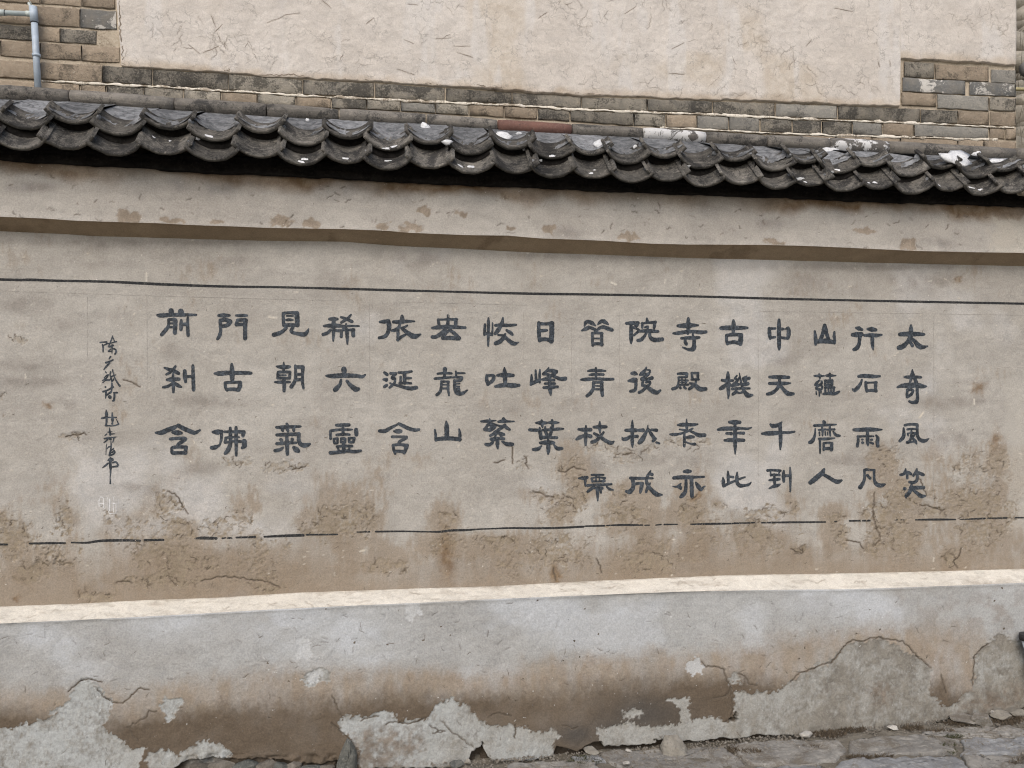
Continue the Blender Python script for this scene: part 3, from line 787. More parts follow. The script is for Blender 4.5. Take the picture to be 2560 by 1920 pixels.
# ------------------------------------------------------------------ painted characters, signature, seal and ruled lines
# each block: origin and size of the square of the photograph it was read from, then one character per entry;
# a character is strokes divided by '/', a stroke is a run of "x y width" in 1659ths of that square
GLYPHS = [
 (2105, 790, 240, [
  "1000 318 60 1060 312 72 1190 312 78 1320 312 66 1420 318 44/1192 165 40 1192 230 70 1185 350 75 1130 450 62 1060 520 80 985 550 80/1190 380 50 1260 440 62 1320 510 85 1390 540 70 1480 520 22/1185 460 50 1215 510 55",
  "245 205 40 290 215 70 345 235 45/185 325 60 250 322 84 335 315 70/310 340 70 302 420 56 290 500 60 250 560 70 205 580 50/445 225 40 510 230 80 585 240 50/390 335 44 500 332 64 600 335 60 685 325 34/525 340 60 525 430 60 530 520 50 540 585 20",
  "285 1045 45 350 1035 62 470 1040 66 560 1045 58 655 1040 34/345 1100 30 320 1170 50 270 1240 62 215 1285 60 185 1260 30/410 1145 45 415 1230 50 430 1300 50/430 1155 40 510 1150 30 590 1150 50/585 1150 55 580 1230 55 585 1290 50/440 1290 40 520 1285 52 590 1295 50",
  "1218 930 24 1212 1000 55 1195 1080 50 1175 1150 34/1220 940 24 1240 1030 45 1275 1130 60 1300 1200 60/1075 1055 26 1130 1055 55 1220 1055 50 1310 1055 50 1370 1060 36/960 1230 34 1040 1205 64 1150 1200 84 1290 1195 80 1390 1215 70 1460 1215 28/1300 1200 50 1300 1320 50 1305 1420 52 1285 1480 70 1220 1495 50 1165 1475 40/1130 1270 40 1125 1330 45 1120 1400 36/1130 1280 50 1190 1270 50 1235 1290 36/1230 1290 40 1200 1350 50 1130 1400 45"]),
 (2105, 1030, 240, [
  "205 308 50 300 308 62 450 302 70 580 305 58 690 305 24/275 425 44 280 490 46 265 590 50/300 425 40 380 420 36 545 420 30/440 330 50 442 450 60 445 540 55 450 585 20/590 405 36 620 450 55 610 520 60 620 585 54/345 475 34 360 475 30/355 530 44 365 530 40/505 478 40 520 478 36/500 530 40 535 545 36",
  "1065 280 34 1070 370 55 1055 440 62 1000 500 48/1085 230 40 1150 215 42 1280 215 46 1300 240 50/1300 220 48 1300 330 46 1310 420 50 1350 480 60 1430 500 60 1500 460 22/1130 300 34 1200 290 36 1270 295 30/1200 300 30 1200 400 40 1180 480 40 1130 530 40/1130 370 24 1200 360 24 1270 365 40/1135 380 30 1145 410 26/1270 370 30 1240 410 40 1190 440 40/1130 525 50 1200 515 34 1270 510 30/1230 460 40 1270 510 50 1290 550 26",
  "385 1010 40 390 1080 40 385 1170 48 350 1250 60 315 1300 70/385 1005 44 430 995 46 500 1005 36/510 1000 34 560 1005 38/555 1010 44 555 1090 40 560 1180 46 600 1250 66 680 1270 66 740 1250 36/440 1095 46 485 1145 46",
  "1100 985 26 1090 1040 50 1060 1075 50 1010 1085 40/1110 1030 40 1160 1050 50 1195 1075 46/1125 1060 44 1128 1140 44/1295 980 24 1280 1040 55 1235 1100 40/1290 1040 44 1360 1065 56 1405 1085 50/1300 1060 44 1305 1130 44/1300 1140 44 1290 1190 50 1230 1220 50 1170 1210 44/1190 1310 60 1280 1308 62 1410 1305 55/1205 1240 30 1190 1320 60 1165 1390 60 1110 1450 60 1110 1485 24/1080 1325 56 1090 1325 50/1230 1350 44 1310 1410 56 1370 1455 64 1430 1450 40"]),
 (1885, 790, 240, [
  "433 65 44 432 150 64 432 300 66 434 480 64 436 560 50 432 590 20/365 215 40 300 218 44 265 220 50/265 215 52 268 300 62 280 390 46/280 380 50 330 370 40 365 365 40/480 225 50 510 225 44/555 225 40 590 205 50 600 260 66 595 350 64 580 390 44/580 385 44 520 380 46 470 372 44",
  "1050 265 36 1060 340 55 1065 420 60 1065 490 44/1222 165 60 1222 230 100/1210 210 60 1190 300 60 1160 380 60 1130 430 40/1240 220 60 1255 300 60 1285 390 55 1300 430 40/1080 445 60 1200 430 76 1320 440 74 1380 460 50/1390 275 34 1385 350 50 1395 420 44 1390 470 44",
  "270 1055 44 350 1055 60 470 1055 64 600 1060 50/270 1165 50 400 1165 58 520 1165 60 630 1160 26/440 1070 50 440 1130 52 430 1200 60 390 1270 55 310 1330 60 230 1350 50/450 1190 50 510 1270 58 590 1340 75 680 1345 50",
  "1040 1035 26 1120 1035 46 1215 1035 26/1125 1000 26 1135 1035 50 1140 1080 24/1250 1030 40 1310 1030 50 1415 1030 20/1310 1000 40 1315 1080 30/1135 1110 28 1090 1150 44 1060 1190 44/1170 1130 36 1160 1190 40 1080 1190 44/1150 1190 36 1180 1220 36 1160 1270 40 1080 1260 44/1075 1240 40 1140 1180 34/1130 1280 30 1130 1380 26/1075 1310 24 1080 1355 24/1160 1300 22 1160 1330 22/1230 1115 34 1225 1190 34/1230 1115 36 1345 1115 40/1350 1115 44 1350 1190 40/1230 1190 40 1345 1190 40/1260 1150 22 1330 1150 22/1230 1235 32 1235 1330 36/1230 1235 36 1390 1235 40/1380 1235 36 1375 1320 36/1285 1240 26 1290 1330 30/1330 1240 26 1330 1330 30/1200 1345 36 1300 1335 46 1400 1340 50 1475 1305 34"]),
 (1885, 1030, 240, [
  "285 215 40 320 240 70 400 230 60 480 175 26/450 215 60 455 330 60 460 450 62 458 560 50 455 645 28/140 375 36 230 370 70 350 365 72 480 355 50 600 355 44 700 340 34",
  "1205 165 50 1215 185 60/1045 235 44 1150 230 46 1300 222 40 1420 215 24/1058 290 24 1055 370 34 1035 450 50 1000 510 65 965 525 55/1115 310 30 1240 300 34/1175 250 30 1185 330 40 1185 410 26/1130 350 30 1135 405 26/1230 340 26 1235 400 26/1260 305 30 1390 300 36/1310 250 34 1310 330 40 1320 410 30/1270 350 24 1275 395 24/1370 340 30 1420 400 50 1480 410 40/1120 462 36 1200 465 46 1300 460 40 1395 450 20/1140 485 40 1142 600 36 1142 715 24/1205 540 40 1205 655 40/1200 540 36 1280 530 36 1350 540 44/1345 540 50 1340 650 60/1210 630 44 1340 630 56",
  "235 1010 46 320 1005 40 455 1015 46/285 1030 26 290 1100 30/290 1090 40 350 1085 40 440 1090 40/440 1030 26 430 1060 26/350 1080 40 355 1180 45 360 1280 45/265 1180 30 340 1170 50 435 1160 50/265 1320 26 330 1290 50 400 1270 56 450 1250 28/515 1015 30 510 1100 60 515 1200 44/530 1100 50 620 1100 40/625 960 28 628 1100 44 628 1250 38 628 1370 26",
  "1210 990 44 1180 1050 76 1110 1110 80 1040 1170 80 975 1220 70/1200 1080 50 1290 1130 60 1380 1185 62 1450 1205 72 1515 1180 36"]),
 (1660, 790, 240, [
  "985 210 60 1080 205 76 1200 205 76 1320 205 66 1440 205 44/1200 75 40 1203 140 70 1200 220 66 1195 300 50/1080 340 50 1082 420 50 1095 480 50/1080 335 50 1200 320 60 1340 325 55/1330 330 70 1325 420 80 1320 480 66/1110 465 55 1210 450 60 1320 475 60",
  "240 170 50 320 168 74 420 165 80 510 160 60 590 160 30/420 40 44 422 120 70 420 220 66 412 310 34/160 300 34 240 295 60 380 275 60 500 268 56 620 282 66 725 275 50/500 300 36 500 350 40/300 385 40 400 378 55 520 378 58 610 370 44/520 390 60 520 480 60 510 560 80 430 580 50 320 540 24/370 400 50 365 450 50 385 480 60",
  "1005 1110 44 1080 1120 60 1190 1115 40/1105 975 40 1105 1080 72 1110 1220 66 1115 1340 50 1110 1425 22/1080 1180 50 1020 1230 70 975 1255 60/1130 1180 50 1180 1210 40/1260 1030 26 1225 1080 40 1270 1100 40/1300 1060 24 1270 1120 40 1210 1180 60/1200 1200 50 1290 1180 44/1300 985 16 1320 1080 32 1340 1190 40 1380 1290 50 1450 1370 80 1530 1365 34/1370 1080 50 1430 1040 26/1370 1100 40 1470 1075 50/1380 1130 30 1420 1120 40/1365 1185 60 1450 1170 60/1180 1260 44 1320 1250 40 1480 1250 36/1250 1240 30 1240 1310 50 1190 1350 50/1250 1310 40 1310 1330 30 1370 1310 40",
  "240 1000 40 310 995 50 390 995 50/395 1000 50 390 1050 50/250 1060 36 390 1055 36/250 1060 30 250 1150 36 225 1230 50 150 1260 54/270 1110 30 410 1115 36/270 1190 34 420 1185 36/310 1080 26 310 1190 26/370 1080 26 370 1190 26/290 1150 22 390 1150 22/280 1235 44 285 1245 40/350 1230 40 375 1250 40/480 990 40 490 1090 44/480 985 40 590 985 40/585 990 46 585 1090 44/480 1095 40 600 1095 36/555 1110 34 540 1170 40 490 1220 50 435 1260 50/445 1160 34 530 1190 60 620 1260 76 720 1260 55"]),
 (1660, 1030, 240, [
  "1130 175 44 1220 178 78 1310 178 54/935 305 44 1030 288 66 1200 285 64 1350 282 44 1440 290 40 1510 270 26/1225 200 40 1228 300 62 1230 420 66 1230 560 60 1230 660 40 1230 725 20/1080 370 40 1160 372 56/1280 362 44 1375 365 50/1050 490 40 1130 485 64 1230 485 66 1380 488 52",
  "235 225 30 310 220 64 400 218 56 500 220 54 580 212 30/390 125 18 392 220 46 395 300 44/270 300 26 340 310 34 400 320 40/495 285 30 430 320 34 370 350 40 260 380 40 170 390 54 105 385 30/440 325 40 520 360 44 600 400 66 700 400 60/350 370 40 352 480 46 350 590 44/390 440 40 450 430 60 510 430 44/385 520 26 450 545 30 530 555 50",
  "345 1030 40 400 1025 70 455 1025 50/170 1140 54 280 1130 66 420 1128 64 560 1125 44 690 1120 34/380 1160 44 380 1270 52 365 1380 60 310 1450 70 285 1470 40/475 1160 60 478 1300 64 485 1460 60/150 1285 16 220 1290 34 290 1240 30/230 1295 30 275 1300 70 290 1330 36/550 1220 34 590 1280 70 640 1340 56 690 1290 30 715 1280 14",
  "1018 1135 26 1025 1200 60 1025 1280 44/1030 1280 50 1120 1235 44 1230 1190 36/1105 1025 28 1108 1110 50 1112 1210 44/1120 1115 40 1195 1125 40/1265 1045 26 1260 1130 56 1265 1220 56 1310 1270 66 1400 1270 44 1470 1250 44 1505 1215 20/1290 1165 36 1350 1140 36 1400 1125 26"]),
 (1430, 780, 240, [
  "945 195 50 1040 190 60 1140 190 55/1140 195 50 1100 250 60 1060 270 40/1060 270 30 1140 300 40 1150 330 44 1070 400 36/1020 200 50 1022 330 62 1022 480 60 1022 545 24/1295 110 30 1300 160 56/1200 200 30 1310 185 40 1440 175 50/1215 190 40 1215 270 40/1430 190 50 1420 270 50/1260 265 34 1310 250 40 1300 320 40/1160 330 44 1300 325 60 1400 330 60 1490 335 40/1290 350 40 1250 420 46 1190 480 60 1140 490 50/1345 350 44 1350 430 54 1420 480 70 1560 470 60",
  "215 240 30 240 180 60 280 160 50/270 160 50 340 190 70 405 235 26/450 210 30 500 165 60 560 150 50/530 160 55 590 185 60 625 215 26/170 320 30 240 290 66 300 265 54/290 260 50 360 285 50 420 320 50/430 320 40 480 275 50 550 255 60/540 255 55 620 285 66 690 310 56/415 330 50 415 350 50/350 370 44 352 480 48 360 575 48/350 365 44 440 360 44 520 370 46/512 370 52 512 480 52 515 570 50/370 455 26 500 455 26/360 555 50 440 545 48 520 560 50",
  "270 1020 26 340 1010 52 420 1010 50 500 1015 50 580 1018 26/412 970 36 415 1050 40 412 1140 40/300 1090 30 350 1080 50 430 1078 44 540 1080 44/150 1170 26 220 1165 56 420 1155 50 600 1162 50 710 1160 44/370 1225 50 365 1320 50 320 1400 60 260 1450 50/370 1220 50 450 1215 40 520 1220 50/510 1220 60 515 1330 60 525 1440 54/390 1275 26 490 1280 26/380 1335 34 490 1335 36",
  "1035 1060 50 1080 1060 74 1120 1075 40/980 1190 40 1050 1180 80 1100 1170 70/1100 1180 62 1105 1270 50 1085 1350 56 1010 1370 50/1285 960 30 1260 1010 50 1200 1070 66 1175 1085 40/1230 1080 50 1330 1060 40 1345 1010 40 1300 1000 24/1330 1070 40 1280 1110 50 1210 1160 60/1210 1165 50 1290 1165 44 1380 1140 60/1230 1180 40 1215 1270 44 1260 1270 40/1280 1215 36 1350 1205 40 1340 1250 40 1290 1290 50 1220 1360 50 1160 1390 50/1240 1265 40 1310 1305 60 1400 1370 74 1470 1390 64 1525 1355 36"]),
 (1430, 1020, 240, [
  "930 385 50 1010 385 60 1110 385 64/1042 210 18 1042 300 50 1042 450 58 1042 600 56 1045 675 22/1010 490 50 950 530 60 890 540 60 870 515 30/1070 490 50 1125 490 54/1160 385 50 1225 385 64/1375 375 40 1460 385 56/1312 295 16 1300 380 40 1260 460 60 1210 550 80 1160 600 60/1315 360 40 1370 450 55 1420 520 56/1400 570 50 1440 530 50/1460 595 34 1510 610 34",
  "115 370 40 200 375 66 320 375 60/240 310 30 240 400 50 235 520 60 235 640 36/200 480 50 130 510 66 80 540 40/260 470 50 320 490 66/480 235 26 480 300 50 480 370 50 485 430 26/380 330 44 480 325 60 590 325 50/545 420 36 490 490 50 420 560 56 345 590 56/385 440 44 470 490 56 590 570 60 680 605 60 725 575 26",
  "1010 1210 50 1130 1215 50 1290 1215 40 1395 1215 34/1040 1220 60 1060 1300 60 1050 1390 66 990 1450 76 935 1440 40/1090 1315 50 1160 1300 46 1220 1305 50/1210 1310 60 1195 1390 60 1180 1460 40/1360 1085 24 1310 1170 50 1285 1250 50 1310 1330 60 1360 1400 60 1460 1490 76 1555 1500 30/1350 1300 30 1310 1370 50 1280 1450 40/1375 1145 54 1385 1150 54",
  "120 1215 30 190 1210 66 260 1200 50/230 1230 50 230 1350 26/340 1155 34 440 1155 36 545 1155 30/340 1215 30 440 1195 26 570 1210 40/340 1220 40 355 1270 40/350 1265 34 450 1270 30 560 1260 44/415 1170 26 415 1265 26/475 1170 26 475 1265 26/560 1220 40 540 1270 36/265 1340 44 400 1325 40 550 1325 44 680 1315 36/380 1350 40 330 1400 50 270 1445 40/470 1340 40 470 1400 40/440 1380 60 440 1480 50 445 1600 26/600 1360 30 650 1400 40 710 1415 24/490 1400 40 500 1460 40/370 1380 40 520 1385 50"]),
 (1190, 770, 240, [
  "155 285 40 152 370 50 145 465 40/150 450 40 215 440 60 280 470 36/215 175 30 215 260 54 215 400 46 212 540 44 210 655 30/285 260 28 285 360 30 280 450 40/335 300 44 430 295 60 560 300 54 690 290 40/465 170 28 455 240 55 420 320 60 370 400 70 330 445 50/530 385 44 600 430 60 630 460 40/385 465 34 470 475 40/505 450 36 480 510 60 410 580 70 340 610 66/510 510 56 590 580 66 660 615 66 740 590 16",
  "1085 255 50 1085 400 62 1100 560 60/1085 270 56 1200 275 50 1320 265 66/1310 265 80 1310 430 80 1300 570 80/1110 545 66 1200 540 60 1300 560 70/1100 395 46 1170 388 54 1225 385 40",
  "185 1165 44 185 1240 60 205 1320 54/200 1170 44 280 1165 50 310 1180 56/310 1180 56 290 1250 60 215 1310 50/365 1165 40 440 1160 66 540 1160 70 640 1165 56/490 1030 26 495 1110 70 500 1200 74 505 1300 60/335 1355 40 420 1340 66 520 1330 70 640 1340 78 740 1335 50",
  "960 1155 30 960 1240 50 950 1325 44/960 1310 55 1030 1275 60 1090 1250 50/1030 1075 30 1035 1180 44 1040 1270 44/1105 1065 28 1100 1160 44 1100 1285 36/1258 1025 18 1230 1080 44 1165 1140 50/1260 1080 60 1340 1085 60 1390 1095 50/1390 1105 50 1330 1150 60 1260 1190 44 1180 1230 50 1120 1235 26/1165 1140 44 1260 1150 44/1300 1160 44 1380 1195 50 1460 1225 60 1540 1220 70/1200 1245 34 1350 1245 44/1190 1305 40 1360 1305 44/1170 1375 40 1280 1370 56 1410 1360 40/1275 1200 50 1275 1350 60 1285 1440 60 1292 1505 24"]),
 (1190, 940, 240, [
  "90 785 34 180 780 54 280 775 34 345 770 20/235 740 24 245 790 36/390 790 40 460 780 60 560 785 36 655 785 26/475 740 50 500 780 70/195 850 50 260 830 60 350 850 40/190 860 44 160 920 50/150 920 60 250 930 60 320 880 60/280 840 50 260 900 50/370 850 30 440 870 40 500 850 50/490 860 50 540 900 56 580 925 40/460 880 50 390 930 50 300 980 30/245 1030 40 330 990 50 400 985 50 480 1010 50/345 1010 26 330 1060 40/430 1010 60 440 1060 40/260 1090 50 370 1075 44 480 1085 50/280 1110 50 370 1080 50/370 1090 56 370 1180 62 375 1250 30/290 1150 40 230 1185 56 170 1180 50/450 1130 30 530 1175 62 630 1180 60",
  "1040 810 34 1130 810 70 1225 810 40/1135 770 40 1140 830 60 1150 890 26/1260 805 40 1330 805 60 1430 805 26/1315 765 44 1325 830 50 1325 890 40/925 930 50 1010 935 55 1100 935 50/1330 925 50 1430 915 50 1515 912 26/1100 890 30 1110 980 60 1125 1080 60/1195 880 30 1200 950 50 1220 1010 50/1290 885 30 1300 950 50 1285 1020 50/1210 1010 36 1290 1010 40/1150 935 40 1320 925 50/1130 1060 54 1260 1060 48 1400 1065 44/1110 1155 44 1200 1150 70 1300 1150 66 1350 1150 40/1245 1090 30 1250 1190 66 1250 1290 60 1245 1350 26/1130 1210 26 1070 1260 60 990 1270 50/1350 1190 30 1400 1250 60 1485 1250 50"]),
 (935, 770, 240, [
  "1280 130 40 1280 200 50 1275 280 56/1110 200 40 1180 200 34 1300 195 40 1430 200 44/1110 210 44 1125 300 50/1415 200 60 1410 300 60/1010 345 40 1100 335 66 1250 325 66 1400 330 60 1575 340 44/1260 290 50 1230 370 62 1150 450 66 1060 500 60 1010 500 60/1300 380 40 1230 450 50 1190 520 60/1310 380 50 1390 440 60 1470 520 60/1190 525 50 1320 515 66 1470 535 50",
  "105 240 40 180 235 66 250 225 60/250 240 70 262 320 75 240 420 62 190 490 60 90 515 50/485 140 50 490 210 84/335 240 50 450 240 70 560 230 56 700 230 26/450 260 40 430 330 50 370 380 60 310 390 40/415 380 50 415 460 50 410 550 44/410 550 50 470 500 50 555 455 34/575 300 30 530 330 40 480 350 50/480 350 50 570 420 66 690 490 84 805 455 30",
  "180 1115 46 225 1150 56/165 1235 40 210 1240 64/180 1360 50 220 1335 50/290 1130 50 380 1130 44/370 1140 50 310 1210 50 350 1220 50/360 1220 44 360 1280 40 320 1330 44 270 1375 40/280 1300 30 370 1330 40 480 1360 50 620 1390 64 730 1375 60/425 1115 40 530 1115 44 650 1095 40/460 1190 40 458 1290 40/525 1130 60 530 1290 60/560 1210 44 640 1210 34/440 1300 40 540 1295 44 640 1300 36",
  "1225 1055 70 1225 1110 60/1100 1135 34 1200 1125 44 1340 1130 40/1220 1130 30 1220 1190 60/1050 1220 40 1180 1210 46 1340 1195 34/1165 1270 44 1160 1370 44 1140 1450 50 1085 1500 50/1165 1275 50 1230 1270 36 1290 1275 40/1280 1280 44 1280 1390 44 1295 1510 30/1180 1325 26 1270 1325 26/1180 1390 34 1270 1390 34/1415 1095 30 1420 1190 40/1430 1125 34 1570 1125 28/1340 1200 26 1430 1195 40 1510 1200 50/1515 1210 54 1490 1250 50 1390 1260 40/1390 1250 44 1395 1380 50 1430 1460 66 1520 1475 60 1615 1420 22/1410 1310 26 1480 1305 24/1410 1350 26 1475 1355 24/1420 1400 30 1465 1390 44 1470 1440 40"]),
 (935, 940, 240, [
  "1052 930 28 1065 1010 44 1070 1110 50/1250 785 30 1255 870 74 1258 980 76 1258 1070 70/1075 1095 56 1200 1080 66 1330 1078 66 1480 1095 66/1470 915 26 1485 1000 50 1480 1110 50",
  "435 820 30 380 850 40 280 900 55 190 950 66 95 950 54/430 825 50 520 870 60 620 915 60 720 935 56 780 925 40/350 955 40 410 955 80 460 955 60/315 1050 46 430 1050 44 560 1055 50/555 1070 56 480 1110 50 430 1150 50 430 1190 40/330 1205 50 345 1290 46 365 1340 40/335 1195 50 440 1185 44 570 1200 60/565 1205 66 545 1270 60 520 1330 50/360 1300 50 440 1300 50 530 1310 56"]),
 (670, 760, 260, [
  "240 150 44 245 250 50 250 340 50/250 145 44 350 140 46 460 145 60/460 150 70 465 250 74 470 340 60/250 335 50 360 335 54 470 335 50/300 190 26 400 190 26/290 255 34 340 250 44 400 255 24/290 380 50 240 430 50 170 470 60 90 490 60/395 370 50 370 440 50 460 470 50 570 485 66 620 450 50 648 395 20",
  "980 240 40 1040 240 64 1105 240 44/1050 240 60 1045 340 62 1045 470 50 1040 590 26/890 350 34 990 345 60 1110 345 60 1200 355 44 1300 350 36 1455 352 26/1000 410 40 950 460 50 880 485 50/1080 420 44 1140 430 40/1325 170 28 1270 230 44 1170 295 40/1165 210 36 1240 235 44 1340 280 50/1245 315 26 1240 360 40 1190 410 40/1140 420 30 1250 415 36 1370 410 44/1170 430 44 1168 520 44/1255 400 44 1262 500 54 1265 635 26/1355 410 50 1360 500 60",
  "250 930 20 252 1000 44 250 1070 40/135 995 26 200 1005 60 300 1005 60 350 1000 40/160 1090 44 155 1180 44/165 1085 44 350 1085 44/350 1090 44 345 1175 44/160 1180 44 345 1185 40/185 1135 26 285 1135 24/115 1245 34 200 1245 50 350 1245 34/255 1200 50 258 1300 55 255 1385 44/435 985 40 440 1100 44 430 1220 50 370 1320 56/440 1005 50 550 1005 56/555 1010 56 550 1130 44 550 1250 44 565 1340 36/450 1120 44 540 1120 44/450 1205 50 540 1205 50",
  "1210 1040 84 1215 1085 70/930 1145 34 1030 1150 66 1200 1140 70 1400 1145 58 1500 1160 50 1550 1130 30/1165 1210 40 1150 1280 50 1100 1340 70 1070 1370 70/1260 1230 44 1320 1300 60 1400 1360 80 1445 1355 50"]),
 (670, 900, 260, [
  "300 1020 40 310 1040 50/135 1075 40 230 1075 60 380 1065 50 520 1060 34/230 1120 50 235 1130 40/310 1115 50 318 1130 44/410 1110 50 412 1125 44/140 1195 44 260 1190 56 400 1185 54 490 1180 55/490 1190 56 490 1280 56 530 1350 66 610 1360 66 665 1340 40/205 1270 54 215 1280 50/385 1270 54 380 1280 44/140 1335 44 220 1330 50 330 1320 50 450 1320 34/300 1220 44 302 1340 60 308 1500 50/240 1395 34 190 1430 50 110 1445 50/410 1395 50 450 1430 84 480 1450 60",
  "1090 1040 44 1190 1040 60 1290 1035 50/1195 1060 40 1198 1190 50/1000 1130 44 1100 1115 40 1200 1110 40 1310 1110 34 1350 1108 16/995 1140 40 1000 1250 44/1405 1110 60 1410 1190 60/1095 1195 40 1200 1185 40 1300 1190 36/1050 1260 36 1055 1320 36/1050 1260 36 1110 1250 36/1110 1260 36 1105 1320 40/1060 1325 40 1100 1325 40/1165 1260 34 1165 1310 40/1165 1250 34 1225 1255 40/1230 1260 40 1225 1310 44/1170 1310 36 1225 1310 40/1290 1250 40 1295 1310 40/1290 1245 36 1375 1245 40/1375 1250 40 1360 1310 40/1295 1310 36 1360 1310 36/1100 1380 36 1210 1370 40 1340 1370 40/1205 1340 50 1210 1460 60/1115 1400 34 1130 1450 34/1300 1390 30 1290 1440 36/995 1480 54 1120 1470 50 1260 1450 46 1380 1460 50 1480 1445 36"]),
 (380, 755, 260, [
  "305 140 76 310 180 80/460 150 84 470 185 84/90 210 44 150 215 64 300 205 56 450 205 54 600 205 44 705 205 34/265 280 40 262 380 46 215 450 56 155 520 56/270 280 40 350 280 60/375 290 60 370 390 60 365 490 60/280 340 30 360 340 34/280 400 34 360 400 34/465 290 36 465 360 60 460 440 44/490 355 50 550 355 50/570 250 36 568 350 44 570 450 50 575 530 50",
  "1060 215 40 1140 215 66 1235 215 40/1340 215 34 1430 215 50 1515 215 34/1090 290 55 1090 370 50 1095 460 46 1080 530 56 1045 590 44/1090 290 50 1180 285 60 1245 310 66/1245 320 70 1200 370 60 1100 390 50/1365 290 50 1440 285 54 1500 290 60/1490 290 64 1485 420 60 1485 580 60/1365 290 40 1345 360 60/1350 360 50 1460 355 50",
  "200 1050 30 270 1075 50 350 1100 60 425 1140 50/375 1025 36 340 1075 44 290 1120 44 230 1155 34/335 1145 26 335 1230 50 340 1330 50 340 1435 40/240 1240 40 300 1235 64 430 1230 50/310 1310 40 250 1345 44 175 1360 36/370 1300 50 420 1335 56 465 1355 30/522 1100 54 525 1190 64 535 1270 44/550 1190 44 640 1185 40/652 1015 44 655 1150 52 660 1300 54 662 1400 54",
  "1000 1140 34 1080 1140 74 1210 1130 66 1290 1132 60 1450 1130 56 1580 1135 48/1272 995 40 1275 1080 70 1278 1180 76 1280 1270 50/1165 1290 46 1175 1370 46 1200 1405 46/1170 1285 44 1290 1280 44 1410 1280 44/1405 1285 60 1400 1350 66 1370 1405 50/1190 1395 50 1290 1390 52 1380 1400 60"]),
 (380, 900, 260, [
  "420 1035 30 350 1080 66 240 1120 70 150 1160 70 60 1160 34/420 1045 60 500 1090 66 590 1130 66 680 1160 60 765 1120 30/330 1155 44 400 1160 76 465 1165 50/290 1260 46 400 1250 48 520 1250 56/535 1260 56 470 1310 54 420 1340 50 410 1380 40/315 1410 44 320 1480 50/330 1395 50 430 1385 50 545 1390 50/540 1395 56 530 1480 60/330 1485 56 430 1480 50 530 1480 56",
  "970 1150 40 1040 1150 80 1110 1140 50/1110 1150 50 1105 1260 44 1085 1340 30/1075 1360 34 1000 1395 66 950 1400 54/1160 1145 40 1290 1145 44 1420 1145 54/1460 1150 66 1450 1210 50/1170 1240 34 1280 1230 36 1390 1230 26/1180 1240 40 1165 1310 44/1165 1320 36 1290 1295 40 1420 1300 44/1470 1300 74 1470 1370 74 1440 1400 44/1248 1085 44 1250 1200 54 1250 1330 54 1215 1430 66 1165 1490 44/1340 1075 44 1342 1200 54 1342 1350 50 1342 1520 40"]),
]
SIGN = [
 (220, 830, 120, [
  "420 365 50 500 350 40 640 345 50/620 350 50 660 400 50 560 450 40/500 430 50 520 530 50 520 690 36/850 135 34 820 240 44 760 380 40 720 480 44/870 200 30 910 310 40/680 400 44 800 380 36 980 330 40/720 500 60 780 500 60 870 460 50/830 440 44 830 600 36 825 740 20/780 590 36 710 660 50/720 670 34 810 670 34/880 580 40 950 600 50 970 680 55 930 760 50",
  "780 850 50 730 930 40/620 1060 60 740 1020 50 860 965 50/750 1070 50 640 1180 60 545 1300 26",
  "600 1370 30 630 1410 40/560 1590 36 640 1500 40 700 1480 44/690 1500 40 640 1590 44 500 1680 36/620 1660 60 740 1660 50/580 1690 30 510 1750 30/780 1380 50 760 1480 40 790 1580 44 800 1640 54 830 1700 50/820 1700 50 880 1650 50 870 1610 30/850 1310 50 860 1380 34 890 1450 34 900 1520 36 950 1640 44 1020 1760 50 1095 1860 60/800 1540 40 900 1500 40 960 1480 26"]),
 (220, 940, 120, [
  "600 380 56 605 385 56/520 540 56 650 500 50 770 440 56 880 380 50/820 250 50 830 350 70 810 450 60/620 540 60 620 640 56 605 770 30/820 480 40 790 560 60 720 600 60 640 680 30/750 720 110 755 730 100/890 580 50 1000 575 56 1030 585 26/910 590 60 910 700 60 890 840 60 840 860 40",
  "625 1165 20 640 1300 90 640 1450 70 640 1600 60 620 1700 60/480 1460 60 620 1430 60 740 1430 36 980 1430 40/835 1270 34 840 1400 60 845 1500 84 845 1600 50 835 1650 60/960 1460 16 1010 1560 30 1060 1665 40/610 1710 60 700 1714 44 830 1725 36 960 1700 36 1055 1660 50"]),
 (220, 1050, 120, [
  "745 265 20 750 350 44 765 480 60 765 530 40/690 420 40 830 405 26/590 530 40 650 480 34/760 490 40 910 475 30/560 640 44 700 610 40 860 600 36 975 585 24/700 640 40 640 710 44 550 780 30/570 650 40 680 640 36/770 650 90 780 660 70/890 600 40 885 680 40 850 770 26",
  "650 825 20 630 930 26 622 1080 26 620 1200 24/790 730 30 800 850 40 790 1000 50 760 1150 66 740 1220 60/660 1000 24 710 930 44 790 920 40/880 990 40 800 1060 40/900 1060 50 930 1110 50 880 1180 50 750 1225 60/830 1120 50 900 1080 50",
  "780 1295 36 760 1340 80 690 1400 40/790 1340 80 870 1360 50 850 1410 40/775 1380 100 770 1500 80 780 1650 80 780 1720 60 776 1850 46 770 1920 36 764 2010 28 770 2110 40 770 2190 54/700 1490 40 620 1560 60 500 1650 30/850 1480 44 960 1450 60 1020 1520 50 1020 1590 60 850 1620 50"]),
]
SEAL = [(220, 1150, 140, ["355 1095 24 430 1105 26/455 1130 26 465 1400 30/345 1150 18 350 1380 18/350 1290 26 460 1290 26/640 1160 44 640 1500 34/760 1100 16 770 1220 20/740 1280 36 800 1290 26/830 1300 22 830 1560 20/610 1520 18 640 1580 18 850 1580 14/310 1180 12 315 1370 12/580 1100 12 600 1500 12/895 1180 10 895 1400 10/750 1320 16 760 1540 16"])]
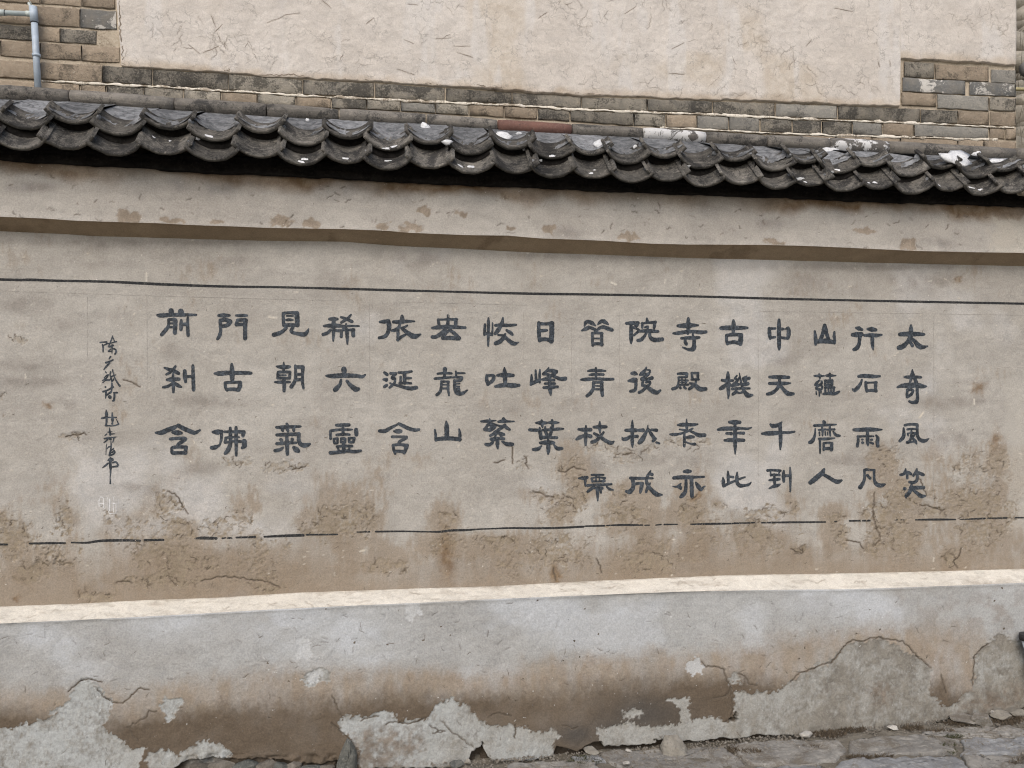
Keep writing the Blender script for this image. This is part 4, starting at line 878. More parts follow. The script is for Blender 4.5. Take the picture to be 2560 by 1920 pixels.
LINES = [[(-900, 665, 6.4), (-400, 683, 6.4), (0, 698.6, 6.6), (78, 699.4, 7), (132, 701.4, 6), (272, 704.4, 6.4), (389, 710, 7), (544, 715.7, 6.2), (700, 718, 5.6), (860, 722, 6), (1005, 726, 6.2), (1122, 729, 5.2), (1317, 734, 6.4), (1472, 736, 6), (1710, 740.4, 5.6), (1933, 746.4, 6), (2089, 750, 5.4), (2283, 754, 5.8), (2560, 759.2, 5.6), (3000, 768, 5.5), (3500, 779, 5)]]
SEGS4 = ["-900 640 14 -500 618 14 -80 598 14 0 595 14 45 595 12", "190 588 12 330 586 15 420 585 10", "460 582 10 560 583 14 650 571 17 780 568 17 900 570 14", "930 567 15 1050 565 15", "1255 556 10 1300 553 20 1390 555 18", "1430 555 12 1450 552 8", "1465 552 16 1490 554 10", "1520 550 12 1640 546 14", "1700 545 12 1800 540 17 1950 535 18", "1970 532 12 2170 530 10"]
SEGS5 = ["110 515 8 190 513 10", "230 512 12 400 510 11 570 513 10 650 512 14 720 504 15 810 502 14 900 496 10 1000 492 10 1100 489 12 1250 490 13 1400 488 14 1565 480 14", "1575 477 10 1700 474 12", "1715 472 8 1830 469 14 1945 470 10", "1960 471 8 1990 470 8", "2030 470 8 2065 466 10", "2085 466 10 2170 465 8"]
SEGS6 = ["70 465 10 200 462 14 340 460 10", "350 458 12 420 457 10 480 454 10", "525 455 10 700 452 13 935 450 10", "995 447 8 1010 446 8", "1090 443 11 1220 441 12", "1380 437 6 1400 436 6", "1415 436 6 1440 436 6", "1515 436 9 1640 434 14 1770 434 10", "1800 434 5 1850 432 9", "1852 432 10 1960 427 12", "1980 426 8 2100 424 12", "2150 422 10 2260 421 10 2900 405 10 4200 372 10"]

LV = [0]


def stroke_geo(pts, V, F, lift):
    """brush stroke: centre line + widths, as a thin ribbon that follows the plaster"""
    p = np.array(pts, float)
    if len(p) == 2 and np.hypot(*(p[1, :2] - p[0, :2])) < 0.5:
        p[1, 0] += .6
    # Catmull-Rom resampling
    ext = np.vstack([2 * p[0] - p[1], p, 2 * p[-1] - p[-2]])
    res = []
    for i in range(1, len(ext) - 2):
        n = max(2, int(np.hypot(*(ext[i + 1, :2] - ext[i, :2])) / 2.6))
        for k in range(n):
            t = k / n
            a, b, c, d = ext[i - 1], ext[i], ext[i + 1], ext[i + 2]
            res.append(.5 * ((2 * b) + (c - a) * t + (2 * a - 5 * b + 4 * c - d) * t * t + (3 * b - a - 3 * c + d) * t ** 3))
    res.append(ext[-2])
    q = np.array(res)
    q[:, 2] = np.maximum(q[:, 2], .8) * (1 + .06 * np.sin(np.arange(len(q)) * 1.9 + q[0, 0]))
    tg = np.gradient(q[:, :2], axis=0)
    tg /= np.hypot(tg[:, 0], tg[:, 1])[:, None] + 1e-9
    caps = []
    for end, sgn in ((0, -1), (-1, 1)):
        r = q[end, 2] / 2
        cap = [np.array([*(q[end, :2] + sgn * tg[end] * r * s), q[end, 2] * math.sqrt(max(0.02, 1 - s * s))]) for s in (.45, .8, .98)]
        caps.append((cap, tg[end]))
    q2 = np.vstack([np.array(caps[0][0][::-1]), q, np.array(caps[1][0])])
    t2 = np.vstack([np.tile(caps[0][1], (3, 1)), tg, np.tile(caps[1][1], (3, 1))])
    nrm = np.stack([-t2[:, 1], t2[:, 0]], 1)
    K = 5
    off = np.linspace(-.5, .5, K)
    X = q2[:, None, 0] + nrm[:, None, 0] * off[None] * q2[:, None, 2]
    Yp = q2[:, None, 1] + nrm[:, None, 1] * off[None] * q2[:, None, 2]
    D = panel_depth(X, Yp) + .0007 + lift
    W3 = at(X, Yp, -D).reshape(-1, 3)
    base = len(V)
    V.extend(W3)
    n = len(q2)
    for i in range(n - 1):
        for j in range(K - 1):
            a = base + i * K + j
            F.append((a, a + K, a + K + 1, a + 1))


def parse(s, ox, oy, k):
    a = [float(x) for x in s.split()]
    return [(ox + a[i] * k, oy + a[i + 1] * k, a[i + 2] * k) for i in range(0, len(a), 3)]


M_ink, t_, b_ = new_mat('dark_blue_grey_ink', 0.75, 0.3)
p_ = n_pos(t_)
c_ = n_mix(t_, n_map(t_, n_noise(t_, p_, 55, 5, .7, 1.0), .4, .66, 0, 1), (0.020, 0.026, 0.034), (0.075, 0.093, 0.115))
c_ = n_mix(t_, n_map(t_, n_noise(t_, p_, 6, 4, .7, .5), .50, .75, 0, .45), c_, (0.11, 0.12, 0.132))
c_ = n_mix(t_, n_map(t_, n_noise(t_, p_, 210, 3, .7), .60, .72, 0, .65), c_, (0.24, 0.225, 0.205))
t_.links.new(c_, b_.inputs['Base Color'])
M_lime, t_, b_ = new_mat('faded_white_seal_paint', 0.9, 0.2)
c_ = n_mix(t_, n_map(t_, n_noise(t_, n_pos(t_), 120, 4, .7), .35, .65, 0, 1), (0.55, 0.55, 0.54), (0.75, 0.76, 0.78))
t_.links.new(c_, b_.inputs['Base Color'])
M_line, t_, b_ = new_mat('black_ruled_line_ink', 0.8, 0.25)
c_ = n_mix(t_, n_map(t_, n_noise(t_, n_pos(t_), 90, 5, .7), .45, .75, 0, 1), (0.022, 0.024, 0.027), (0.10, 0.098, 0.092))
t_.links.new(c_, b_.inputs['Base Color'])

glyph_objs = []
for blocks, nm, mat in ((GLYPHS, 'painted_character', M_ink), (SIGN, 'signature_character', M_ink), (SEAL, 'painted_seal', M_lime)):
    for ox, oy, size, chars in blocks:
        k = size / 1659
        for ch in chars:
            V, F = [], []
            for i, s in enumerate(ch.split('/')):
                stroke_geo([(a_, b_2, w_ * (1.22 if nm == 'signature_character' else 1.12)) for a_, b_2, w_ in parse(s, ox, oy, k)], V, F, i * .00011)
            glyph_objs.append(mesh_obj(nm, V, F, mat, wall))
V, F = [], []
for L in LINES:
    stroke_geo(L, V, F, 0)
mesh_obj('upper_ruled_line', V, F, M_line, wall)
V, F = [], []
for segs, ox in ((SEGS4, 0), (SEGS5, 850), (SEGS6, 1700)):
    for i, s in enumerate(segs):
        stroke_geo(parse(s, ox, 1130, .3888), V, F, (i % 2) * .0001)
mesh_obj('lower_ruled_line', V, F, M_line, wall)
# faint scribed guide lines
M_scribe = plain_mat('scribed_guide_line', (0.34, 0.325, 0.30), .9, .3, 60)
V, F = [], []
for x, y0, y1 in ((367, 735, 1010), (923, 755, 1010), (1309, 780, 900), (1428, 790, 1010), (1548, 780, 1000), (2334, 790, 1260), (1895, 800, 1240), (1120, 760, 800), (218, 740, 900)):
    stroke_geo([(x, y0, 1.0), (x + 1, (y0 + y1) / 2, 1.1), (x, y1, .8)], V, F, 0)
for pts in ([(0, 727, 1.0), (400, 740, 1.1), (860, 752, .9)], [(1000, 755, .9), (1320, 763, .9)], [(1900, 778, 1), (2300, 784, 1), (2560, 788, 1)]):
    stroke_geo(pts, V, F, .00005)
mesh_obj('scribed_guide_lines', V, F, M_scribe, wall)

# ------------------------------------------------------------------ tile coping
M_tile = stone_mat('grey_clay_tile', (0.065, 0.063, 0.058), (0.135, 0.127, 0.114), (0.26, 0.245, 0.215), 13, .8, .7, ((0.34, 0.33, 0.30), 16, .72), fine=70, soot=((0.018, 0.018, 0.019), 8, .47, .62, .85), streak=.75)
M_ridge = stone_mat('grey_ridge_tile', (0.15, 0.142, 0.13), (0.205, 0.19, 0.17), (0.29, 0.27, 0.24), 12, .85, .9, None, rnd=.2, soot=((0.04, 0.04, 0.04), 9, .48, .66, .85), streak=.4)
M_ridge_red = stone_mat('red_ridge_tile', (0.20, 0.105, 0.085), (0.155, 0.085, 0.072), (0.26, 0.17, 0.14), 9, .85, .5, None, rnd=.05, soot=((0.06, 0.05, 0.05), 10, .54, .7, .7))
M_ridge_white = stone_mat('lime_splashed_ridge_tile', (0.15, 0.14, 0.13), (0.09, 0.09, 0.09), (0.26, 0.24, 0.21), 8, .85, .6, ((0.72, 0.73, 0.74), 9, .46), rnd=.1)
M_mortar_dark = stone_mat('weathered_grey_mortar', (0.11, 0.117, 0.126), (0.25, 0.26, 0.275), (0.03, 0.031, 0.034), 24, .95, 1.0, ((0.40, 0.41, 0.43), 13, .68), rnd=.25, fine=60)
M_tile_shade = stone_mat('painted_tile_shade', (0.012, 0.0115, 0.011), (0.024, 0.022, 0.021), (0.04, 0.037, 0.034), 14, .95, .8, None, rnd=0)  # near-black tone that paints the shade under and between the tiles
M_tile_shade.node_tree.nodes['Principled BSDF'].inputs['Specular IOR Level'].default_value = 0.02
M_white = stone_mat('white_lime', (0.62, 0.64, 0.67), (0.76, 0.78, 0.80), (0.38, 0.38, 0.39), 20, .9, .8, None, rnd=.05)


M_lip = stone_mat('dark_tile_edge', (0.05, 0.049, 0.045), (0.085, 0.08, 0.07), (0.15, 0.14, 0.12), 16, .9, .8, None, fine=70)  # darker tone for the front edge of each tile


def tile_mesh(seed, flat=1.0):
    r = random.Random(seed)
    w, sag, L, th = 0.198, 0.052 * flat, 0.20, 0.0145
    R = (w * w / 4 + sag * sag) / (2 * sag)
    pm = math.asin(min(.999, w / 2 / R))
    NA, V, F = 15, [], []
    prof = [(.0, -.95), (.0, -.45), (.0022, -.12), (.006, 0)]        # rounded front lip: (setback, depth in th)
    rings = []
    for sb, dp in prof:
        rings.append((sb, R - dp * th, 1))
    for sb in (.03, .08, .14, L):
        rings.append((sb, R, 1))
    rings.append((L, R + th, 1))
    rings.append((.05, R + th, 1))
    chips = [r.uniform(0, 1) for _ in range(3)]
    for ri, (sb, rad, _) in enumerate(rings):
        for j in range(NA):
            a = -pm + 2 * pm * j / (NA - 1)
            wob = .0009 * math.sin(j * 1.7 + seed) + r.uniform(-.0007, .0007)
            s2 = sb
            if ri < 4 and abs(j / (NA - 1) - chips[0]) < .06:
                s2 += .004
            V.append((rad * math.sin(a), s2 + (wob if ri < 4 else 0), R - rad * math.cos(a) + wob * .6))
    nr = len(rings)
    for i in range(nr):
        i2 = (i + 1) % nr
        for j in range(NA - 1):
            F.append((i * NA + j, i * NA + j + 1, i2 * NA + j + 1, i2 * NA + j))
    for j in (0, NA - 1):
        F.append(tuple(i * NA + j for i in range(nr)) if j == 0 else tuple(i * NA + j for i in reversed(range(nr))))
    me = bpy.data.meshes.new('roof_tile')
    me.from_pydata(V, [], F)
    me.polygons.foreach_set('use_smooth', [len(f) == 4 for f in F])
    me.materials.append(M_tile)
    me.materials.append(M_lip)
    for p_ in me.polygons:
        if len(p_.vertices) == 4 and max(p_.vertices) < 2 * NA:
            p_.material_index = 1
    bm = bmesh.new()
    bm.from_mesh(me)
    bmesh.ops.recalc_face_normals(bm, faces=bm.faces)
    bm.to_mesh(me)
    bm.free()
    return me


tiles = [tile_mesh(s) for s in range(5)]
COLX = [52, 171, 289, 412, 532, 646, 756, 868, 970, 1074, 1175, 1286, 1381, 1482, 1575, 1668, 1757, 1848, 1941, 2027, 2104, 2194, 2279, 2369, 2450, 2528]
LOWY = [379, 377.5, 393.5, 390.6, 406.5, 398, 417, 412, 428, 425, 438, 437, 448, 450, 460, 457, 471, 465, 476, 469, 482, 477, 489, 481, 492.5, 487]
HIGH = [i % 2 == 1 for i in range(len(COLX))]
YE = -0.235
colw = []
for x, y, h in zip(COLX, LOWY, HIGH):
    p = at(x, y, YE)
    colw.append((p[0], p[2], h))
pitch = (colw[-1][0] - colw[0][0]) / (len(colw) - 1)
zfit = np.polyfit([c[0] for c in colw], [c[1] for c in colw], 1)
x_end, x_start = at(3480, 700, YE)[0], at(-880, 700, YE)[0]
while colw[-1][0] < x_end:
    hi_ = not colw[-1][2]
    colw.append((colw[-1][0] + pitch, float(np.polyval(zfit, colw[-1][0] + pitch)) + (.006 if hi_ else -.006), hi_))
while colw[0][0] > x_start:
    hi_ = not colw[0][2]
    colw.insert(0, (colw[0][0] - pitch, float(np.polyval(zfit, colw[0][0] - pitch)) + (.006 if hi_ else -.006), hi_))


def put_tile(x, y, z, tilt, seed, ly=1.0):
    r = random.Random(seed * 7 + int(x * 1000))
    o = bpy.data.objects.new('roof_tile', tiles[r.randrange(5)])
    o.location = (x, y, z)
    o.rotation_euler = (tilt + r.uniform(-.03, .03), r.uniform(-.035, .035), r.uniform(-.04, .04))
    o.scale = (1.0 + r.uniform(-.02, .03), ly, 1 + r.uniform(-.08, .08))
    return link(o, wall)


TILT = math.radians(44)
def shade_fill(x, zl, dy, dz, seed, s0):
    """near-black sheet that paints the shade in the gap between a lower and an upper tile, set back under the upper lip"""
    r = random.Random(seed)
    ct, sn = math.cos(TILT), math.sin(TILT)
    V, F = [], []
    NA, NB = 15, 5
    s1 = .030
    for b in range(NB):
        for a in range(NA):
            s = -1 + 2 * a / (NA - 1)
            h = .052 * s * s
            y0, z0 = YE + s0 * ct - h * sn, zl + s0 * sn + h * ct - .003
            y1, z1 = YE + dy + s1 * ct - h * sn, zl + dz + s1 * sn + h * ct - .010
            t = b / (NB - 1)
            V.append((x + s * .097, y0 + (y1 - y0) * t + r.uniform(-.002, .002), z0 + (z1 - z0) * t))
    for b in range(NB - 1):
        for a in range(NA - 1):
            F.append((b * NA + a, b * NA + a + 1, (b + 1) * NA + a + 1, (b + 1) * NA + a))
    mesh_obj('gap_shade_fill', V, F, M_tile_shade, wall)


for i, (x, z, hi) in enumerate(colw):
    zl = z + 0.016
    put_tile(x, YE, zl, TILT, i)
    if hi:
        put_tile(x, YE + .055, zl + .128, TILT - .06, i + 100, .46)
        shade_fill(x, zl, .055, .128, i, .150)
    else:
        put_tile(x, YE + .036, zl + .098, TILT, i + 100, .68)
        shade_fill(x, zl, .036, .098, i, .092)


def lump(name, loc, r3, mat, parent, seed, seg=7, rough=.28, aim=None):
    """small irregular stone or mortar lump"""
    rr = random.Random(seed)
    bm = bmesh.new()
    bmesh.ops.create_icosphere(bm, subdivisions=2, radius=1)
    k = [rr.uniform(0, 9) for _ in range(6)]
    for v_ in bm.verts:
        c = v_.co
        f = 1 + rough * (math.sin(c.x * 2.3 + k[0]) * math.cos(c.y * 2.9 + k[1]) + .6 * math.sin(c.z * 4.1 + k[2] + c.x * 3) + .35 * math.sin(c.y * 7 + k[3]) * math.cos(c.x * 6 + k[4]))
        v_.co = c * f
        v_.co = Vector((v_.co.x * r3[0], v_.co.y * r3[1], v_.co.z * r3[2]))
    me = bpy.data.meshes.new(name)
    bm.to_mesh(me)
    bm.free()
    me.polygons.foreach_set('use_smooth', [True] * len(me.polygons))
    me.materials.append(mat)
    o = bpy.data.objects.new(name, me)
    o.location = loc
    if aim is not None:
        o.rotation_euler = Vector(aim).to_track_quat('Z', 'Y').to_euler()
    return link(o, parent)


# mortar that closes each tile valley below the ridge, and small dabs on the seams between valleys
RB = curve([(-900, 170 + 40), (0, 256), (180, 262), (440, 284), (669, 300), (848, 308), (1065, 318), (1242, 332), (1427, 343), (1604, 352), (1760, 364), (1911, 374), (2067, 381), (2212, 391), (2530, 405), (2760, 418), (3200, 446)])
rb_p = at(np.linspace(-900, 3300, 80), RB(np.linspace(-900, 3300, 80)), YB - .06)
ct, st_ = math.cos(TILT), math.sin(TILT)
for i, (x, z, hi) in enumerate(colw):
    rr = random.Random(i + 40)
    dy, dz = (.055, .128) if hi else (.036, .098)
    s0 = (.030 if hi else .078) + rr.uniform(-.006, .008)
    yb, zb = YE + dy + s0 * ct, z + .016 + dz + s0 * st_
    ztop_ = float(np.interp(x, rb_p[:, 0], rb_p[:, 2])) + .02
    NA, NB = 17, 12
    V, F = [], []
    for b in range(NB):
        for a in range(NA):
            s = -1 + 2 * a / (NA - 1)
            t = b / (NB - 1)
            h = .052 * s * s
            y0, z0 = yb - h * st_ - .002, zb + h * ct - .004
            y1, z1 = YB - .055, ztop_
            bul = -.014 * math.sin(math.pi * min(1, t * 1.15)) * (1 - .6 * s * s)
            n_ = .0045 * math.sin(a * 1.3 + i * 2.1 + b * .7) * math.cos(b * 1.5 + i) + .003 * math.sin(a * 2.9 + b * 2.3 + i) + rr.uniform(-.0034, .0034)
            V.append((x + s * .096, y0 + (y1 - y0) * t + bul + n_, z0 + (z1 - z0) * t + n_ * .5))
    for b in range(NB - 1):
        for a in range(NA - 1):
            F.append((b * NA + a, b * NA + a + 1, (b + 1) * NA + a + 1, (b + 1) * NA + a))
    mesh_obj('mortar_fillet', V, F, M_mortar_dark, wall)
for i in range(len(colw) - 1):
    xa, xb = colw[i], colw[i + 1]
    rr = random.Random(i)
    xm, zm = (xa[0] + xb[0]) / 2, (xa[1] + xb[1]) / 2
    for q, (s_, dy, dz) in enumerate(((.055, 0, .0), (.04, .045, .113), (.09, .045, .113))):
        if rr.random() < .3:
            continue
        lump('mortar_lump', (xm + rr.uniform(-.008, .008), YE + dy + s_ * ct - .045 * st_ + .012, zm + .016 + dz + s_ * st_ + .045 * ct - .012), (rr.uniform(.009, .015), rr.uniform(.016, .026), rr.uniform(.010, .017)), M_mortar_dark, wall, i * 3 + q, rough=.18)

# bed under the eave tiles, the overhang's shade painted in as near-black
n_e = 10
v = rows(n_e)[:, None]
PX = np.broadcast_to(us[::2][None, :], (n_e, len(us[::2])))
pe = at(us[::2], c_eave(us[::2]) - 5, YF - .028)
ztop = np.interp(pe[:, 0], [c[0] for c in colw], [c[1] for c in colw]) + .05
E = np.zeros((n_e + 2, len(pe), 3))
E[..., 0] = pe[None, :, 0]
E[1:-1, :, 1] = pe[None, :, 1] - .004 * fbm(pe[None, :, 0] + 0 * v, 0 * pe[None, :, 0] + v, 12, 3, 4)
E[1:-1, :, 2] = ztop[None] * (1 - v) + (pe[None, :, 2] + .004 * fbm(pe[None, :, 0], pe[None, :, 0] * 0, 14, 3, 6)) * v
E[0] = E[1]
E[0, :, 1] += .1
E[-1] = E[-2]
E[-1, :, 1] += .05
grid_obj('eave_shade_bed', E, M_tile_shade, wall)
# mortar slab that carries the tiles up to the building
xs_ = np.linspace(colw[0][0] - .1, colw[-1][0] + .1, 60)
zt = np.interp(xs_, [c[0] for c in colw], np.convolve([c[1] for c in colw], np.ones(5) / 5, 'same') * 0 + np.poly1d(np.polyfit([c[0] for c in colw], [c[1] for c in colw], 1))([c[0] for c in colw]))
B = np.zeros((4, len(xs_), 3))
B[..., 0] = xs_[None]
for k, (yy, dz) in enumerate(((YB + .0, .34), (YB - .05, .30), (YE + .21, .20), (YE + .15, .11))):
    B[k, :, 1] = yy
    B[k, :, 2] = zt + dz
grid_obj('mortar_bed', B, M_mortar_dark, wall)

# half-round ridge tiles against the building
RIDGE = [(-240, 200, 247, 0), (0, 214, 258, 0), (180, 226.5, 264, 0), (440, 246, 286, 0), (669, 260, 302, 0), (848, 273, 309, 0), (1065, 286, 320, 0), (1242, 300.5, 334, 1), (1427, 311, 345, 0), (1604, 320, 353, 2), (1760, 330, 366, 0), (1911, 339, 376, 0), (2067, 346, 383, 2), (2212, 353.5, 393, 0), (2530, 371, 407, 0), (2760, 385, 420, 0)]
RIDGE = [(-760, 170, 218, 0), (-500, 185, 233, 0)] + RIDGE + [(2990, 399, 434, 0), (3250, 415, 449, 0), (3500, 430, 463, 0)]
YR = YB - .035
for i in range(len(RIDGE) - 1):
    x0, t0, b0, kind = RIDGE[i]
    x1, t1, b1, _ = RIDGE[i + 1]
    if _ != 0 or kind:
        pass
    e0t, e0b = at(x0 + 2, t0, YR), at(x0 + 2, b0, YR)
    e1t, e1b = at(x1 - 2, t1 - (t1 - t0) * .04, YR), at(x1 - 2, b1 - (b1 - b0) * .04, YR)
    rr = random.Random(i)
    V, F = [], []
    NA, NL = 12, 9
    c0, c1 = (e0t + e0b) / 2, (e1t + e1b) / 2
    r0, r1 = (e0t[2] - e0b[2]) / 2, (e1t[2] - e1b[2]) / 2
    jit = rr.uniform(-.004, .004)
    for li in range(NL):
        t = li / (NL - 1)
        endr = .93 if li in (0, NL - 1) else 1.0
        tt = min(max(t, .012), .988) if li not in (0, NL - 1) else t
        c, r = c0 + (c1 - c0) * tt, (r0 + (r1 - r0) * tt) * (1.03 - .06 * t) * endr
        for a in range(NA):
            an = math.pi * (-.62 + 1.24 * a / (NA - 1))
            V.append((c[0], c[1] + jit - math.cos(an) * r * 1.25 + rr.uniform(-.0008, .0008), c[2] + math.sin(an) * r + rr.uniform(-.0008, .0008)))
    for li in range(NL - 1):
        for a in range(NA - 1):
            F.append((li * NA + a, (li + 1) * NA + a, (li + 1) * NA + a + 1, li * NA + a + 1))
    F.append(tuple(range(NA)))
    F.append(tuple((NL - 1) * NA + a for a in reversed(range(NA))))
    o = mesh_obj('ridge_tile', V, F, (M_ridge, M_ridge_red, M_ridge_white)[kind], wall)
    if kind == 1:
        o['label'] = 'dull red half-round ridge tile among the grey ones'
    elif kind == 2:
        o['label'] = 'grey half-round ridge tile blotched with white lime'

# ------------------------------------------------------------------ the building behind
bld = empty('brick_building', (0.3, YB, 2.6), 'old brick building with cracked pale plaster rising behind the tiled courtyard wall', 'building')
M_bgrey = stone_mat('grey_brick', (0.245, 0.228, 0.195), (0.31, 0.285, 0.24), (0.40, 0.365, 0.305), 18, .92, 1.0, ((0.47, 0.43, 0.355), 11, .64), rnd=.16, soot=((0.055, 0.052, 0.045), 7, .50, .62, .8))
M_btan = stone_mat('tan_brick', (0.335, 0.277, 0.212), (0.275, 0.226, 0.172), (0.43, 0.37, 0.29), 18, .92, 1.0, ((0.50, 0.46, 0.385), 12, .66), rnd=.14, soot=((0.085, 0.075, 0.06), 6, .53, .68, .75))
M_bblue = stone_mat('blue_grey_brick', (0.22, 0.215, 0.198), (0.27, 0.26, 0.235), (0.36, 0.335, 0.29), 20, .92, .9, ((0.50, 0.49, 0.46), 16, .66), rnd=.16, soot=((0.08, 0.08, 0.078), 8, .55, .68, .7))
M_bblack = stone_mat('soot_stained_brick', (0.17, 0.16, 0.14), (0.235, 0.215, 0.18), (0.33, 0.30, 0.25), 16, .92, 1.0, None, rnd=.16, soot=((0.045, 0.043, 0.039), 6, .44, .60, .85))
M_bwhite = stone_mat('lime_stained_brick', (0.15, 0.155, 0.155), (0.20, 0.19, 0.17), (0.28, 0.27, 0.25), 12, .92, 1.0, ((0.62, 0.60, 0.56), 8, .54), rnd=.1)
M_bmort = stone_mat('cream_lime_mortar', (0.50, 0.435, 0.345), (0.40, 0.345, 0.27), (0.62, 0.56, 0.46), 9, .95, .8, None, rnd=0, soot=((0.22, 0.18, 0.13), 5, .52, .68, .8))
BM = dict(g=M_bgrey, t=M_btan, b=M_bblue, k=M_bblack, w=M_bwhite)


def brick(x0, x1, yt0, yt1, yb0, yb1, kind, seed):
    r = random.Random(seed)
    flat = x1 < 305 and yb1 < 160
    pr = (.0015 + r.uniform(-.001, .002)) if flat else .0045 + r.uniform(-.002, .003)
    d = .0018
    V, F = [], []
    ring_back = [(x0, yt0, YB + .03), (x1, yt1, YB + .03), (x1, yb1, YB + .03), (x0, yb0, YB + .03)]
    ins = 1.6
    NXf = max(3, int((x1 - x0) / 16))
    top = [(x0 + (x1 - x0) * i / NXf, yt0 + (yt1 - yt0) * i / NXf) for i in range(NXf + 1)]
    bot = [(x0 + (x1 - x0) * i / NXf, yb0 + (yb1 - yb0) * i / NXf) for i in range(NXf + 1)]
    rowsV = []
    cx, cy = (x0 + x1) / 2, (yt0 + yb1) / 2
    for lev, (f, Y) in enumerate(((0, YB + .03), (0, YB - pr + d), (1, YB - pr), (2.2, YB - pr - .0008), (-1, 0), (-2, 0))):
        pass
    fr = (0, 0.0, .06, .5, .94, 1.0, 1.0)
    yy = (YB + .03, YB - pr + d, YB - pr, YB - pr - .001, YB - pr, YB - pr + d, YB + .03)
    for q in range(7):
        row = []
        for i in range(NXf + 1):
            ex = 0
            px_ = top[i][0] + (ins * .6 if i == 0 else -ins * .6 if i == NXf else 0) * (1 if 1 < q < 5 else 0)
            ya, yb_ = top[i][1], bot[i][1]
            py_ = ya + (yb_ - ya) * fr[q] + r.uniform(-1.3, 1.3) * (1 if 0 < q < 6 else 0)
            Y = yy[q] + (d * .9 if i in (0, NXf) and 0 < q < 6 else 0) + r.uniform(-.0009, .0009)
            row.append(len(V))
            V.append(at(px_ + r.uniform(-.8, .8), py_, Y))
        rowsV.append(row)
    for q in range(6):
        for i in range(NXf):
            F.append((rowsV[q + 1][i], rowsV[q + 1][i + 1], rowsV[q][i + 1], rowsV[q][i]))
    F.append(tuple(rowsV[q][0] for q in range(7)))
    F.append(tuple(rowsV[q][NXf] for q in reversed(range(7))))
    return mesh_obj('brick', V, F, BM[kind], bld)


L1 = curve([(-900, 98), (254, 162), (300, 166), (379, 171), (570, 183), (640, 193), (935, 206), (1114, 218), (1280, 229), (1454, 241), (1618, 245.5), (1920, 255.5), (2244, 268), (2542, 281), (2700, 288)])
L2 = curve([(-900, 146), (254, 208), (379, 214), (570, 226.5), (756, 237), (935, 245), (1114, 255), (1280, 261.5), (1454, 273), (1618, 278.6), (1780, 284.4), (1920, 291.6), (2094, 299), (2296, 306), (2470, 315), (2542, 318)])
L3 = curve([(-900, 186), (254, 252), (918, 274), (1425, 304.5), (1584, 315.5), (1743, 322), (1899, 330), (2053, 336.5), (2282, 342), (2470, 348), (2542, 351)])
sd = [0]


def course(top, bot, splits, kinds, gap=2.2, g0=2.5, g1=2.0):
    for (a, b), k in zip(zip(splits[:-1], splits[1:]), kinds):
        sd[0] += 1
        brick(a + gap * .6 * random.uniform(.3, 1.6), b - gap * .6 * random.uniform(.3, 1.6), float(top(a)) + g0, float(top(b)) + g0, float(bot(a)) - g1, float(bot(b)) - g1, k, sd[0])


course(L1, L2, [-620, -470, -320, -160, -30, 100, 256, 381, 571, 757, 936, 1113, 1280, 1453, 1618, 1781, 1937, 2094, 2300, 2395, 2474, 2541], 'tgtgttkkgkkkkgkkbkkttg')
course(lambda x: L2(x) + 3.5, L3, [-620, -520, -420, -330, -230, -130, -30, 90, 200, 266, 359, 459, 553, 643, 738, 829, 917, 1001, 1089, 1172, 1260, 1343, 1425, 1585, 1664, 1742, 1822, 1900, 1980, 2054, 2130, 2206, 2285, 2471, 2513, 2541], 'tgtgtttttkggtgtkgbgttkkgtbbkkkbtbttttg')
L4 = lambda x: L3(x) + 34
course(lambda x: L3(x) + 1.5, L4, [2000, 2090, 2180, 2250, 2395, 2460, 2541], 'ttttttt')
# fresh pointing in the long joints
def pointing(cv, x0, x1, w, seed, off):
    xs = np.arange(x0, x1, 5.0)
    nz = fbm(xs * .02, xs * 0 + seed, 3, 4, seed)
    nz2 = fbm(xs * .02, xs * 0 + seed + 5, 3, 4, seed + 3)
    yc = cv(xs) + off
    rowsP = []
    for k_, (f, dy) in enumerate(((-1.0, .009), (-.85, .0012), (0, .0006), (.85, .0012), (1.0, .009))):
        rowsP.append(at(xs, yc + f * w * .5 * (1 + .95 * (nz if f < 0 else nz2)), YB - .0065 + dy))
    grid_obj('pointing', np.array(rowsP), M_point, bld)


M_point = stone_mat('white_lime_pointing', (0.70, 0.66, 0.57), (0.78, 0.74, 0.66), (0.55, 0.49, 0.4), 10, .95, .6, None, rnd=0, soot=((0.27, 0.225, 0.17), 7, .47, .63, .9))
pointing(L2, 104, 2300, 6.6, 1, 1.8)
pointing(L2, 2296, 2540, 4.0, 3, 1.8)
pointing(L3, 2030, 2500, 6.5, 4, 1.0)
pointing(lambda x: L3(x), 1650, 2040, 4.5, 6, 1.0)
# the pilaster at the left end
PIL = [(-320, -272), (-270, -222), (-220, -172), (-169, -124), (-122, -79), (-77, -44), (-41, 3), (8, 57), (61, 97), (100, 140)]
vpl = lambda y0: (lambda x: 1014 - (1014 - y0) * (1 - np.asarray(x, float) / 13888.0) - 0.004 * np.asarray(x, float))
edge_x = curve([(-300, 0), (0, 1), (100, 1)])
for j, (a, b) in enumerate(PIL):
    yc = (a + b) / 2
    xe = float(np.interp(yc, [-320, 0, 60, 110, 165], [275, 289, 294, 299, 302]))
    if j % 3 == 0:
        sp = [-560, -420, -300, -190, -95, 0, 100, 204, xe]
        kk = 'ttttgttt'
    elif j % 3 == 1:
        sp = [-600, -470, -350, -240, -120, -40, 90, 200, xe]
        kk = 'tgttgttw'
    else:
        sp = [-640, -520, -400, -280, -150, -50, 92, 150, 241, xe]
        kk = 'gttttktk'
    course(vpl(a), vpl(b), sp, kk, 1.0, .6, .6)
sd[0] = 500
PIL2 = None
